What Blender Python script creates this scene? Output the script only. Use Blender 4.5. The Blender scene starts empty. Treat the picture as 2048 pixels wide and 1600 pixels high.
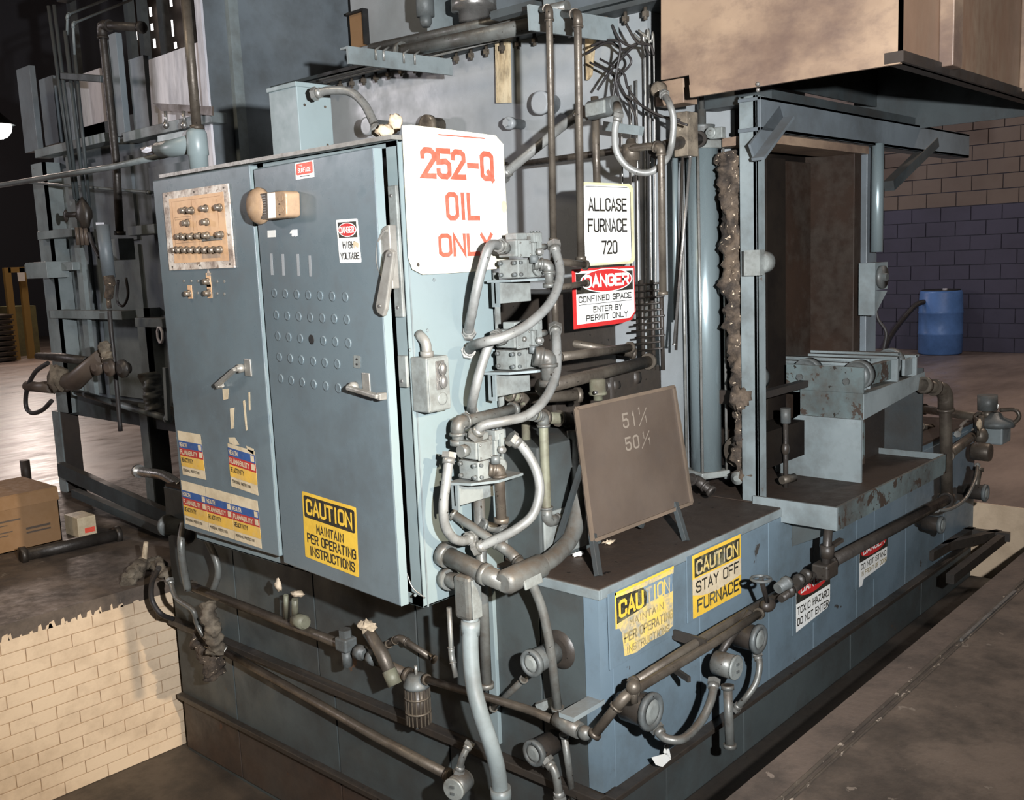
import bpy, bmesh, math, random
from mathutils import Vector, Matrix, noise
random.seed(7)
scene = bpy.context.scene
COL = scene.collection
V = Vector
# ------------------------------------------------------------------ camera
# X runs along the quench tank side, Y along the cabinet doors, Z up; camera 1.57 m above the shop floor.
F_PX = 1979.0
CAM = V((0, 0, 1.57))
def cam_rows():
    az, p, r = [math.radians(a) for a in (47.35, 8.22, -2.425)]
    A = Matrix(((math.cos(az), -math.sin(az), 0), (0, 0, -1), (math.sin(az), math.cos(az), 0)))
    Rp = Matrix(((1, 0, 0), (0, math.cos(p), -math.sin(p)), (0, math.sin(p), math.cos(p))))
    Rr = Matrix(((math.cos(r), -math.sin(r), 0), (math.sin(r), math.cos(r), 0), (0, 0, 1)))
    return Rr @ Rp @ A
ROWS = cam_rows()
cd = bpy.data.cameras.new('camera')
cam = bpy.data.objects.new('camera', cd)
COL.objects.link(cam)
cd.sensor_width = 36.0
cd.lens = 36.0 * F_PX / 2048.0
cd.clip_start = 0.05
cd.clip_end = 200
m = Matrix.Identity(4)
for i in range(3):
    m[i][0] = ROWS[0][i]; m[i][1] = -ROWS[1][i]; m[i][2] = -ROWS[2][i]; m[i][3] = CAM[i]
cam.matrix_world = m
scene.camera = cam
# ------------------------------------------------------------------ world, lights, exposure
w = bpy.data.worlds.new('world'); scene.world = w; w.use_nodes = True
bg = w.node_tree.nodes['Background']; bg.inputs[0].default_value = (0.42, 0.46, 0.55, 1); bg.inputs[1].default_value = 0.05
scene.view_settings.view_transform = 'Standard'
scene.view_settings.look = 'None'
scene.view_settings.gamma = 1.0
scene.view_settings.use_curve_mapping = False
scene.view_settings.exposure = 0.0
def lamp(name, kind, loc, energy, color, size=0.1, target=None, spot=None, blend=0.3, sy=None):
    d = bpy.data.lights.new(name, kind); o = bpy.data.objects.new(name, d); COL.objects.link(o)
    o.location = loc; d.energy = energy; d.color = color
    if kind == 'AREA':
        d.size = size
        if sy: d.shape = 'RECTANGLE'; d.size_y = sy
    else: d.shadow_soft_size = size
    if target is not None:
        o.rotation_euler = (V(target) - V(loc)).to_track_quat('-Z', 'Y').to_euler()
    if spot: d.spot_size = math.radians(spot); d.spot_blend = blend
    return o
# hand-held work light just right of the camera: the hard shadows in the photograph fall left of everything
lamp('work_light', 'SPOT', (0.36, -0.39, 1.76), 1550, (0.97, 0.98, 1.0), 0.03, (3.0, 2.70, 1.72), 96, 1.0)
# second work lamp up and to the right behind the camera
lamp('work_light_high', 'SPOT', (1.55, -1.9, 2.4), 1000, (1.0, 0.83, 0.62), 0.04, (1.15, 4.69, -0.35), 34, 0.7)
# high-bay lamps of the shop
lamp('high_bay_light_left', 'AREA', (8.2, 21.0, 3.6), 90, (1.0, 0.86, 0.78), 0.6, (3.0, 9.0, 0))
lamp('high_bay_light_left_high', 'AREA', (7.0, 19.0, 6.5), 330, (1.0, 0.80, 0.70), 1.2, (6.0, 14.0, 0))
lamp('high_bay_light_aisle', 'AREA', (-2.0, 10.7, 3.5), 95, (1.0, 0.93, 0.98), 0.7, (3.5, 4.2, 2.2))
lamp('high_bay_light_near', 'AREA', (-1.5, 4.5, 5.5), 90, (1.0, 0.82, 0.62), 1.0, (1.5, 5.2, -0.4))
lamp('high_bay_light_right', 'AREA', (8.5, 0.5, 6.0), 200, (1.0, 0.82, 0.70), 1.0, (9.5, 1.5, 0))
lamp('high_bay_light_back', 'AREA', (12.0, 7.5, 5.5), 60, (0.88, 0.86, 0.95), 0.8, (14.0, 5.0, 1.0))
# ------------------------------------------------------------------ helpers
def ray(px, py):
    c = V((px - 1024, py - 800, F_PX))
    return V(tuple(sum(ROWS[r][i] * c[r] for r in range(3)) for i in range(3)))
def G(px, py, x=None, y=None, z=None):
    "point of the photograph (2048x1600) on the world plane x=, y= or z="
    d = ray(px, py)
    i, v = (0, x) if x is not None else ((1, y) if y is not None else (2, z))
    t = (v - CAM[i]) / d[i]
    return CAM + d * t
def Gx(x, *pts): return [G(a, b, x=x) for a, b in pts]
def Gy(y, *pts): return [G(a, b, y=y) for a, b in pts]

class MB:
    def __init__(s): s.v = []; s.f = []; s.sm = []
    def add(s, vs, fs, smooth=False):
        o = len(s.v); s.v += [V(a) for a in vs]
        for q in fs: s.f.append([o + i for i in q]); s.sm.append(smooth)
        return s
    def box(s, x0, y0, z0, x1, y1, z1):
        x0, x1 = sorted((x0, x1)); y0, y1 = sorted((y0, y1)); z0, z1 = sorted((z0, z1))
        return s.add([(x0,y0,z0),(x1,y0,z0),(x1,y1,z0),(x0,y1,z0),(x0,y0,z1),(x1,y0,z1),(x1,y1,z1),(x0,y1,z1)],
                     [(0,3,2,1),(4,5,6,7),(0,1,5,4),(1,2,6,5),(2,3,7,6),(3,0,4,7)])
    def obox(s, c, a, b, d):
        c, a, b, d = V(c), V(a), V(b), V(d)
        vs = [c + a*i + b*j + d*k for k in (-1, 1) for j in (-1, 1) for i in (-1, 1)]
        fs = [(0,2,3,1),(4,5,7,6),(0,1,5,4),(1,3,7,5),(3,2,6,7),(2,0,4,6)]
        if a.cross(b).dot(d) < 0: fs = [f[::-1] for f in fs]
        return s.add(vs, fs)
    def beam(s, p0, p1, w, h, up=(0,0,1)):
        p0, p1 = V(p0), V(p1); t = (p1 - p0); L = t.length; t.normalize()
        sd = t.cross(V(up))
        if sd.length < 1e-4: sd = t.cross(V((1,0,0)))
        sd.normalize(); u = sd.cross(t).normalized()
        return s.obox((p0+p1)/2, t*L/2, sd*w/2, u*h/2)
    def prism(s, poly, ext):
        ext = V(ext); n = len(poly); a = [V(p) for p in poly]; b = [p + ext for p in a]
        nn = V((0,0,0))
        for i in range(n): nn += a[i].cross(a[(i+1) % n])
        fl = nn.dot(ext) > 0
        fs = [tuple(range(n))[::-1] if fl else tuple(range(n)), tuple(range(n, 2*n)) if fl else tuple(range(n, 2*n))[::-1]]
        for i in range(n):
            j = (i+1) % n; q = (i, j, j+n, i+n); fs.append(q if fl else q[::-1])
        return s.add(a + b, fs)
    def tube(s, pts, r, n=10, caps=True, closed=False):
        pts = [V(p) for p in pts]
        q = [pts[0]]; rr = [r[0] if hasattr(r, '__len__') else r]
        for i, p in enumerate(pts[1:]):
            if (p - q[-1]).length > 1e-5: q.append(p); rr.append(r[i+1] if hasattr(r, '__len__') else r)
        pts = q; N = len(pts)
        if N < 2: return s
        t = (pts[1]-pts[0]).normalized()
        u = t.orthogonal().normalized(); vs = []
        for i in range(N):
            if i == 0: t = (pts[1]-pts[0])
            elif i == N-1: t = pts[-1]-pts[-2]
            else: t = (pts[i+1]-pts[i]).normalized() + (pts[i]-pts[i-1]).normalized()
            if t.length < 1e-6: t = pts[i]-pts[i-1]
            t.normalize(); u = (u - t*u.dot(t))
            if u.length < 1e-5: u = t.orthogonal()
            u.normalize(); b = t.cross(u)
            for k in range(n):
                a = 2*math.pi*k/n; vs.append(pts[i] + (u*math.cos(a) + b*math.sin(a))*rr[i])
        fs = [(i*n+k, i*n+(k+1) % n, (i+1)*n+(k+1) % n, (i+1)*n+k) for i in range(N-1) for k in range(n)]
        s.add(vs, fs, True)
        if caps:
            o = len(s.v) - len(vs)
            s.f.append([o+k for k in range(n)][::-1]); s.sm.append(False)
            s.f.append([o+(N-1)*n+k for k in range(n)]); s.sm.append(False)
        return s
    def cyl(s, p0, p1, r, r1=None, n=16):
        return s.tube([p0, p1], [r, r if r1 is None else r1], n)
    def lathe(s, p, ax, prof, n=20):
        "prof: list of (distance along ax, radius); sharp steps"
        p = V(p); ax = V(ax).normalized(); u = ax.orthogonal().normalized(); b = ax.cross(u); vs = []
        for t, r in prof:
            for k in range(n):
                a = 2*math.pi*k/n; vs.append(p + ax*t + (u*math.cos(a)+b*math.sin(a))*r)
        N = len(prof)
        fs = [(i*n+k, i*n+(k+1) % n, (i+1)*n+(k+1) % n, (i+1)*n+k) for i in range(N-1) for k in range(n)]
        o = len(s.v); s.add(vs, fs, False)
        for i in range(N-1):
            for k in range(n): s.sm[-(N-1)*n + i*n + k] = True
        s.f.append([o+k for k in range(n)][::-1]); s.sm.append(False)
        s.f.append([o+(N-1)*n+k for k in range(n)]); s.sm.append(False)
        return s
    def ball(s, c, r, n=12, squash=(1,1,1), amp=0, freq=8, seed=0):
        c = V(c); vs = []; m_ = n//2 + 1
        if not hasattr(r, '__len__'): r = (r, r, r)
        for i in range(m_):
            th = math.pi*(i+0.5)/m_
            for k in range(n):
                a = 2*math.pi*k/n
                d = V((math.sin(th)*math.cos(a), math.sin(th)*math.sin(a), math.cos(th)))
                q = 1 + (amp*noise.noise(d*freq*0.3 + V((seed, seed*2.1, 0))) if amp else 0) + (amp*0.6*noise.noise(d*freq + V((seed, 0, 3))) if amp else 0)
                vs.append(c + V((d.x*r[0], d.y*r[1], d.z*r[2]))*q)
        fs = [(i*n+k, (i+1)*n+k, (i+1)*n+(k+1) % n, i*n+(k+1) % n) for i in range(m_-1) for k in range(n)]
        s.add(vs, fs, True); o = len(s.v)-len(vs)
        s.f.append([o+k for k in range(n)]); s.sm.append(True)
        s.f.append([o+(m_-1)*n+k for k in range(n)][::-1]); s.sm.append(True)
        return s
    def hexn(s, p, ax, r, h):
        p = V(p); ax = V(ax).normalized(); u = ax.orthogonal().normalized(); b = ax.cross(u)
        poly = [p + (u*math.cos(i*math.pi/3)+b*math.sin(i*math.pi/3))*r for i in range(6)]
        return s.prism(poly, ax*h)
    def bounds(s):
        return [min(v[i] for v in s.v) for i in range(3)], [max(v[i] for v in s.v) for i in range(3)]
    def build(s, name, mat, parent=None, bev=0, label=None, kind=None, base=None):
        if base is None:
            if parent is not None: base = parent.matrix_world.translation if False else V(parent['_b'])
            else:
                lo, hi = s.bounds(); base = V(((lo[0]+hi[0])/2, (lo[1]+hi[1])/2, lo[2]))
        me = bpy.data.meshes.new(name)
        me.from_pydata([tuple(v - base) for v in s.v], [], s.f)
        me.polygons.foreach_set('use_smooth', s.sm)
        me.materials.append(mat); me.update()
        o = bpy.data.objects.new(name, me); COL.objects.link(o)
        BASE[o] = V(base)
        o['_b'] = tuple(base)
        if parent is None: o.location = base
        else:
            o.parent = parent; o.location = base - V(parent['_b'])
        if bev:
            b = o.modifiers.new('bevel', 'BEVEL'); b.width = bev; b.segments = 2; b.limit_method = 'ANGLE'; b.angle_limit = 0.7
        if label: o['label'] = label
        if kind: o['kind'] = kind
        return o
BASE = {}
def tag(o, label, cat, group=None, kind=None):
    if label: o['label'] = label
    if cat: o['category'] = cat
    if group: o['group'] = group
    if kind: o['kind'] = kind
    return o
def thing(name, label, cat, base, group=None):
    o = bpy.data.objects.new(name, None); COL.objects.link(o); o.location = base; o.empty_display_size = 0.05
    o['_b'] = tuple(base)
    return tag(o, label, cat, group)
def struct(name, mb, mat, **k):
    o = mb.build(name, mat, **k); o['kind'] = 'structure'; return o
def copy_of(src, delta, parent=None):
    c = src.copy(); COL.objects.link(c)
    b = V(src['_b']) + V(delta); c['_b'] = tuple(b)
    if parent is None: c.location = b
    else: c.parent = parent; c.location = b - V(parent['_b'])
    return c
def put(me_obj, base, parent, name=None, scale=1):
    "share the mesh of an already built part at a new base"
    c = bpy.data.objects.new(name or me_obj.name.split('.')[0], me_obj.data); COL.objects.link(c)
    c['_b'] = tuple(base); c.parent = parent
    c.location = V(base) - (V(parent['_b']) if parent else V((0,0,0)))
    return c
def fillet(pts, rad, k=5):
    pts = [V(p) for p in pts]; out = [pts[0]]
    for i in range(1, len(pts)-1):
        a, b, c = pts[i-1], pts[i], pts[i+1]
        r = min(rad, (a-b).length*0.48, (c-b).length*0.48)
        p, q = b + (a-b).normalized()*r, b + (c-b).normalized()*r
        for j in range(k+1):
            t = j/k; out.append(p*(1-t)**2 + b*2*t*(1-t) + q*t*t)
    out.append(pts[-1]); return out
def spline(pts, k=8):
    pts = [V(p) for p in pts]; P_ = [pts[0]*2-pts[1]] + pts + [pts[-1]*2-pts[-2]]; out = []
    for i in range(1, len(P_)-2):
        a, b, c, d = P_[i-1:i+3]
        for j in range(k):
            t = j/k
            out.append(0.5*((2*b) + (c-a)*t + (2*a-5*b+4*c-d)*t*t + (3*b-a-3*c+d)*t**3))
    out.append(pts[-1]); return out
# ------------------------------------------------------------------ materials
def newmat(name):
    m = bpy.data.materials.new(name); m.use_nodes = True; nt = m.node_tree
    return m, nt, nt.nodes['Principled BSDF']
def N(nt, t, **k):
    n = nt.nodes.new(t)
    for a, b in k.items(): setattr(n, a, b)
    return n
def ramp(nt, inp, stops):
    r = N(nt, 'ShaderNodeValToRGB'); e = r.color_ramp.elements
    while len(e) < len(stops): e.new(0.5)
    for i, (p, c) in enumerate(stops):
        e[i].position = p; e[i].color = (c, c, c, 1) if not hasattr(c, '__len__') else (*c, 1)
    nt.links.new(inp, r.inputs[0]); return r.outputs[0]
def noi(nt, vec, scale, detail=4, rough=0.55, dist=0.0):
    n = N(nt, 'ShaderNodeTexNoise'); n.inputs['Scale'].default_value = scale; n.inputs['Detail'].default_value = detail
    n.inputs['Roughness'].default_value = rough; n.inputs['Distortion'].default_value = dist
    nt.links.new(vec, n.inputs['Vector']); return n.outputs['Fac']
def mixc(nt, f, a, b):
    x = N(nt, 'ShaderNodeMix', data_type='RGBA')
    for s_, v in ((x.inputs[0], f), (x.inputs[6], a), (x.inputs[7], b)):
        if hasattr(v, 'links'): nt.links.new(v, s_)
        elif hasattr(v, '__len__'): s_.default_value = (*v, 1)
        else: s_.default_value = v
    return x.outputs[2]
def math_(nt, op, a, b=0.5):
    x = N(nt, 'ShaderNodeMath', operation=op)
    for s_, v in ((x.inputs[0], a), (x.inputs[1], b)):
        if hasattr(v, 'links'): nt.links.new(v, s_)
        else: s_.default_value = v
    return x.outputs[0]
def surf(name, col, col2=None, dirt=(0.06, 0.05, 0.04), amt=0.5, scale=3.0, rough=0.45, metal=0.0, bump=0.15, stretch=(1,1,1), fine=40, spots=0.0, dust=0.0, spec=0.5, chip=0.0, chipcol=(0.10,0.055,0.03)):
    m, nt, b = newmat(name)
    g = N(nt, 'ShaderNodeNewGeometry'); mp = N(nt, 'ShaderNodeMapping'); mp.inputs['Scale'].default_value = stretch
    nt.links.new(g.outputs['Position'], mp.inputs[0]); vec = mp.outputs[0]
    n1 = noi(nt, vec, scale, 5); n2 = noi(nt, vec, scale*5, 6, 0.65); n3 = noi(nt, vec, fine, 3)
    c = mixc(nt, ramp(nt, n1, [(0.35, 0.0), (0.65, 1.0)]), col, col2 or [k*0.8 for k in col])
    f = math_(nt, 'MULTIPLY', ramp(nt, math_(nt, 'ADD', math_(nt, 'MULTIPLY', n1, 0.5), math_(nt, 'MULTIPLY', n2, 0.5)), [(0.46, 0.0), (0.68, 1.0)]), amt)
    c = mixc(nt, f, c, dirt)
    if spots:
        f2 = ramp(nt, noi(nt, vec, scale*9, 3, 0.5), [(0.70 - spots*0.1, 0.0), (0.74 - spots*0.1, 1.0)]); c = mixc(nt, f2, c, [k*0.35 for k in dirt])
    if chip:
        f4 = ramp(nt, math_(nt, 'ADD', math_(nt, 'MULTIPLY', noi(nt, vec, scale*2.3, 6, 0.6, 0.6), 0.7), math_(nt, 'MULTIPLY', n2, 0.3)), [(0.66 - chip*0.12, 0.0), (0.675 - chip*0.12, 1.0)])
        c = mixc(nt, f4, c, chipcol)
    if dust:
        sx = N(nt, 'ShaderNodeSeparateXYZ'); nt.links.new(g.outputs['Normal'], sx.inputs[0])
        f3 = math_(nt, 'MULTIPLY', ramp(nt, sx.outputs[2], [(0.25, 0.0), (0.9, 1.0)]), dust)
        f3 = math_(nt, 'MULTIPLY', f3, ramp(nt, n2, [(0.3, 0.5), (0.6, 1.0)])); c = mixc(nt, f3, c, (0.105, 0.078, 0.055))
    nt.links.new(c, b.inputs['Base Color'])
    rr = ramp(nt, n2, [(0.3, max(0.05, rough-0.1)), (0.7, min(1, rough+0.15))]); nt.links.new(rr, b.inputs['Roughness'])
    b.inputs['Metallic'].default_value = metal; b.inputs['Specular IOR Level'].default_value = spec
    if bump:
        bp = N(nt, 'ShaderNodeBump'); bp.inputs['Strength'].default_value = bump; bp.inputs['Distance'].default_value = 0.004
        nt.links.new(math_(nt, 'ADD', math_(nt, 'MULTIPLY', n3, 0.5), n2), bp.inputs['Height']); nt.links.new(bp.outputs[0], b.inputs['Normal'])
    return m
def flat(name, col, rough=0.5, metal=0, emit=0, wear=0.0, wearscale=30, seed=0):
    m, nt, b = newmat(name); b.inputs['Base Color'].default_value = (*col, 1)
    b.inputs['Roughness'].default_value = rough; b.inputs['Metallic'].default_value = metal
    if emit: b.inputs['Emission Color'].default_value = (*col, 1); b.inputs['Emission Strength'].default_value = emit
    if wear:
        g = N(nt, 'ShaderNodeNewGeometry'); n = noi(nt, g.outputs['Position'], wearscale, 5, 0.65)
        nt.links.new(ramp(nt, n, [(wear-0.03, 0.0), (wear+0.03, 1.0)]), b.inputs['Alpha'])
    return m
M = dict(
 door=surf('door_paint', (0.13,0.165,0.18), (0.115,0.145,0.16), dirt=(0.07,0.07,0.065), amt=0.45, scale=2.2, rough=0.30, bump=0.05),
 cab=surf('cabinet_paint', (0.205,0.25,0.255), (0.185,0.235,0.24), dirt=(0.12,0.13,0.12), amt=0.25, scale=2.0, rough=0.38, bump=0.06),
 body=surf('body_paint', (0.068,0.082,0.082), (0.047,0.056,0.056), dirt=(0.035,0.03,0.025), amt=0.75, scale=1.6, rough=0.5, bump=0.2, chip=0.25),
 bodyrust=surf('rusty_body_paint', (0.055,0.05,0.043), (0.07,0.042,0.028), dirt=(0.02,0.014,0.011), amt=0.8, scale=1.8, rough=0.55, bump=0.25, chip=0.5, chipcol=(0.085,0.04,0.022)),
 tank=surf('tank_paint', (0.135,0.185,0.222), (0.115,0.158,0.185), dirt=(0.06,0.065,0.065), amt=0.5, scale=2.2, rough=0.42, bump=0.12, chip=0.12, chipcol=(0.05,0.045,0.04)),
 shell=surf('shell_paint', (0.37,0.38,0.39), (0.27,0.295,0.305), dirt=(0.16,0.16,0.15), amt=0.4, scale=1.0, rough=0.30, bump=0.06),
 frame=surf('frame_paint', (0.225,0.26,0.265), (0.15,0.18,0.185), dirt=(0.06,0.05,0.04), amt=0.5, scale=3, rough=0.42, bump=0.12, dust=0.6, chip=0.1),
 dark=surf('dark_paint', (0.05,0.062,0.065), (0.03,0.036,0.038), dirt=(0.02,0.016,0.012), amt=0.7, scale=2, rough=0.55, bump=0.2, dust=0.4),
 table=surf('chipped_paint', (0.12,0.155,0.155), (0.08,0.10,0.10), dirt=(0.05,0.038,0.028), amt=0.75, scale=4, rough=0.5, bump=0.25, chip=0.9, chipcol=(0.045,0.032,0.024), dust=0.6, spots=.3),
 left=surf('left_furnace_and_shade_paint', (0.17,0.20,0.22), (0.11,0.13,0.145), dirt=(0.05,0.05,0.045), amt=0.6, scale=1.3, rough=0.45, bump=0.1, dust=0.3),
 pale=surf('pale_sheet', (0.74,0.72,0.75), (0.55,0.55,0.60), dirt=(0.16,0.16,0.17), amt=0.6, scale=2.2, rough=0.55, bump=0.08, stretch=(3,3,0.5)),
 grime=surf('oily_steel', (0.030,0.026,0.022), (0.045,0.035,0.027), dirt=(0.012,0.010,0.009), amt=0.7, scale=5, rough=0.42, bump=0.35, spots=0.2),
 top=surf('oily_top', (0.042,0.030,0.023), (0.055,0.038,0.028), dirt=(0.018,0.014,0.012), amt=0.6, scale=3, rough=0.55, bump=0.35, fine=80, spec=0.25, spots=.2),
 rust=surf('rusty_sheet', (0.33,0.235,0.16), (0.17,0.115,0.085), dirt=(0.10,0.065,0.052), amt=0.9, scale=2.1, rough=0.42, bump=0.15, stretch=(1,1,1.5), metal=0.15),
 rustdark=surf('burnt_sheet', (0.030,0.020,0.014), (0.014,0.011,0.009), dirt=(0.018,0.014,0.012), amt=0.8, scale=2.4, rough=0.6, bump=0.2),
 tin=surf('brown_board', (0.105,0.08,0.062), (0.085,0.063,0.048), dirt=(0.055,0.042,0.034), amt=0.4, scale=3, rough=0.42, bump=0.08, fine=120),
 galv=surf('galvanised_conduit', (0.165,0.172,0.16), (0.12,0.122,0.113), dirt=(0.065,0.05,0.037), amt=0.7, scale=8, rough=0.4, metal=0.3, bump=0.15, dust=0.8, spots=0.15),
 flex=surf('flexible_conduit', (0.31,0.315,0.30), (0.23,0.235,0.225), dirt=(0.09,0.08,0.065), amt=0.5, scale=8, rough=0.4, metal=0.3, bump=0.1, dust=0.35, spots=0.2),
 pipe=surf('dusty_pipe', (0.135,0.115,0.09), (0.09,0.075,0.06), dirt=(0.04,0.03,0.022), amt=0.7, scale=9, rough=0.42, metal=0.45, bump=0.25, dust=0.4, spots=0.2),
 grimepipe=surf('oily_pipe', (0.055,0.048,0.042), (0.035,0.03,0.026), dirt=(0.015,0.012,0.010), amt=0.7, scale=9, rough=0.40, metal=0.3, bump=0.45, dust=0.2),
 greenpipe=surf('green_pipe', (0.20,0.20,0.14), (0.13,0.125,0.09), dirt=(0.07,0.05,0.03), amt=0.6, scale=9, rough=0.5, metal=0.1, bump=0.2),
 valve=surf('valve_paint', (0.265,0.285,0.27), (0.20,0.215,0.205), dirt=(0.07,0.058,0.045), amt=0.55, scale=9, rough=0.38, metal=0.15, bump=0.15, dust=0.5),
 cast=surf('cast_cap', (0.115,0.128,0.128), (0.08,0.088,0.086), dirt=(0.045,0.038,0.030), amt=0.7, scale=9, rough=0.5, metal=0.1, bump=0.25, dust=0.25),
 steel=surf('bright_steel', (0.48,0.47,0.45), (0.36,0.35,0.33), dirt=(0.15,0.12,0.09), amt=0.4, scale=10, rough=0.28, metal=0.8, bump=0.05),
 handle=surf('handle_metal', (0.33,0.32,0.29), (0.26,0.25,0.225), dirt=(0.14,0.12,0.10), amt=0.5, scale=14, rough=0.35, metal=0.4, bump=0.08),
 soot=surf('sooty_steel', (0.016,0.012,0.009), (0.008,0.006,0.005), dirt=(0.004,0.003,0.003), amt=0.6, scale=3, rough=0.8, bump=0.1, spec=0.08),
 black=surf('black', (0.012,0.012,0.012), rough=0.6, bump=0),
 rubber=surf('black_hose', (0.025,0.022,0.022), rough=0.5, bump=0.1),
 cylp=surf('cylinder_tube', (0.30,0.37,0.38), (0.27,0.34,0.36), dirt=(0.2,0.22,0.22), amt=0.3, scale=4, rough=0.24, metal=0.55, bump=0.0, stretch=(1,1,0.1)),
 burn=surf('burnt_board', (0.60,0.50,0.33), (0.42,0.31,0.17), dirt=(0.06,0.035,0.02), amt=0.9, scale=7, rough=0.8, bump=0.3, stretch=(2,2,0.6)),
 wool=surf('scorched_insulation', (0.11,0.08,0.055), (0.03,0.022,0.017), dirt=(0.015,0.011,0.008), amt=0.9, scale=16, rough=0.85, bump=0.6, chip=0.5, chipcol=(0.62,0.50,0.36)),
 rag=surf('old_wrapping', (0.20,0.165,0.12), (0.09,0.07,0.05), dirt=(0.03,0.024,0.018), amt=0.7, scale=12, rough=0.8, bump=0.5, chip=0.25, chipcol=(0.6,0.52,0.42)),
 paint_rag=surf('pale_wrapping', (0.62,0.50,0.36), (0.42,0.33,0.22), dirt=(0.12,0.09,0.06), amt=0.6, scale=16, rough=0.75, bump=0.4),
 brick=surf('cream_painted_brick', (0.68,0.53,0.37), (0.63,0.48,0.33), dirt=(0.30,0.21,0.13), amt=0.55, scale=2.0, rough=0.6, bump=0.5, fine=90),
 cut=surf('brick_joint', (0.50,0.37,0.23), (0.42,0.30,0.19), dirt=(0.2,0.14,0.09), amt=0.5, scale=5, rough=0.8, bump=0.4),
 slab=surf('oily_concrete', (0.135,0.102,0.078), (0.07,0.054,0.042), dirt=(0.035,0.027,0.021), amt=0.9, scale=3.2, rough=0.6, bump=0.5, fine=60, chip=0.38, chipcol=(0.18,0.145,0.115)),
 farfloor=surf('shop_floor', (0.30,0.235,0.195), (0.20,0.155,0.13), dirt=(0.09,0.07,0.058), amt=0.75, scale=0.9, rough=0.36, bump=0.15, stretch=(0.6,1.5,1)),
 curb=surf('concrete_curb', (0.13,0.098,0.078), (0.085,0.066,0.054), dirt=(0.035,0.028,0.023), amt=0.7, scale=4, rough=0.55, bump=0.45, chip=0.25, chipcol=(0.20,0.16,0.13)),
 pit=surf('pit_floor', (0.085,0.066,0.050), (0.055,0.043,0.033), dirt=(0.02,0.017,0.014), amt=0.75, scale=2.5, rough=0.6, bump=0.4),
 navy=surf('navy_block', (0.060,0.058,0.095), (0.05,0.048,0.08), dirt=(0.035,0.034,0.05), amt=0.4, scale=1.2, rough=0.55, bump=0.25),
 rustside=surf('brown_sheet', (0.21,0.13,0.085), (0.15,0.09,0.06), dirt=(0.24,0.19,0.13), amt=0.6, scale=2.2, rough=0.45, bump=0.15, stretch=(1.5,1.5,.6)),
 curbedge=surf('worn_edge', (0.10,0.08,0.06), (0.06,0.048,0.04), rough=.5, bump=.5, scale=9, chip=.6, chipcol=(0.36,0.30,0.24)),
 redjamb=surf('rusty_jamb', (0.030,0.017,0.011), (0.018,0.012,0.009), rough=.6, bump=.15, spec=.2),
 tan=surf('tan_block', (0.155,0.12,0.10), (0.13,0.10,0.085), dirt=(0.12,0.09,0.075), amt=0.4, scale=1.2, rough=0.6, bump=0.25),
 navyj=surf('navy_joint', (0.10,0.097,0.135), rough=0.8, bump=0.1),
 ceil=surf('dark_ceiling', (0.035,0.035,0.04), rough=0.9, bump=0),
 blue=surf('blue_plastic', (0.10,0.22,0.52), (0.09,0.20,0.47), dirt=(0.04,0.10,0.25), amt=0.4, scale=4, rough=0.42, bump=0.05),
 card=surf('cardboard', (0.27,0.155,0.075), (0.24,0.135,0.06), dirt=(0.2,0.11,0.05), amt=0.3, scale=5, rough=0.8, bump=0.1),
 peach=surf('yellowed_plate', (0.72,0.46,0.26), (0.66,0.40,0.22), dirt=(0.35,0.22,0.13), amt=0.35, scale=9, rough=0.4, bump=0.05),
 plate=surf('chipped_plate', (0.74,0.68,0.60), (0.50,0.40,0.32), dirt=(0.14,0.10,0.08), amt=0.9, scale=14, rough=0.4, bump=0.1, chip=0.7, chipcol=(0.25,0.18,0.13)),
 bell=surf('dusty_bell', (0.40,0.27,0.16), (0.34,0.22,0.13), dirt=(0.16,0.11,0.08), amt=0.4, scale=14, rough=0.5, bump=0.1),
 yellowrack=flat('yellow_rack', (0.30,0.19,0.05), 0.6), purple=flat('distant_wall', (0.13,0.13,0.15), 0.8),
 lampm=flat('lamp_glow', (1.0,0.97,0.93), 0.5, emit=14), sky=flat('daylight_strip', (1.0,0.98,0.95), 0.5, emit=3.0),
)
# sign colours
S = dict(white=surf('sign_white', (0.86,0.86,0.83), (0.84,0.83,0.78), dirt=(0.70,0.62,0.42), amt=0.25, scale=7, rough=0.35, bump=0.03),
 yellow=surf('sign_yellow', (0.78,0.50,0.06), (0.74,0.46,0.05), dirt=(0.45,0.25,0.04), amt=0.4, scale=10, rough=0.4, bump=0.05),
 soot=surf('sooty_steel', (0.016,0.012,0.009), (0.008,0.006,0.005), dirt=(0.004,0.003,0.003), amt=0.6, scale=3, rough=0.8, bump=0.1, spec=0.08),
 black=surf('sign_black', (0.02,0.018,0.015), dirt=(0.12,0.1,0.06), amt=0.5, scale=22, rough=0.45, bump=0.03),
 red=surf('sign_red', (0.55,0.025,0.025), (0.5,0.02,0.02), dirt=(0.4,0.1,0.08), amt=0.3, scale=14, rough=0.4, bump=0.03),
 orange=surf('sign_orange_red', (0.80,0.10,0.06), (0.76,0.09,0.055), dirt=(0.8,0.3,0.22), amt=0.3, scale=10, rough=0.4, bump=0.0),
 blue=surf('label_blue', (0.035,0.09,0.26), dirt=(0.1,0.12,0.2), amt=0.4, scale=14, rough=0.4, bump=0.0),
 cream=surf('label_cream', (0.62,0.52,0.36), (0.55,0.45,0.30), dirt=(0.3,0.22,0.13), amt=0.4, scale=14, rough=0.5, bump=0.0),
 lyellow=surf('label_yellow', (0.70,0.42,0.07), dirt=(0.6,0.45,0.25), amt=0.4, scale=14, rough=0.45, bump=0.0),
 lred=surf('label_red', (0.42,0.035,0.03), dirt=(0.3,0.1,0.08), amt=0.4, scale=14, rough=0.4, bump=0.0),
)
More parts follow.
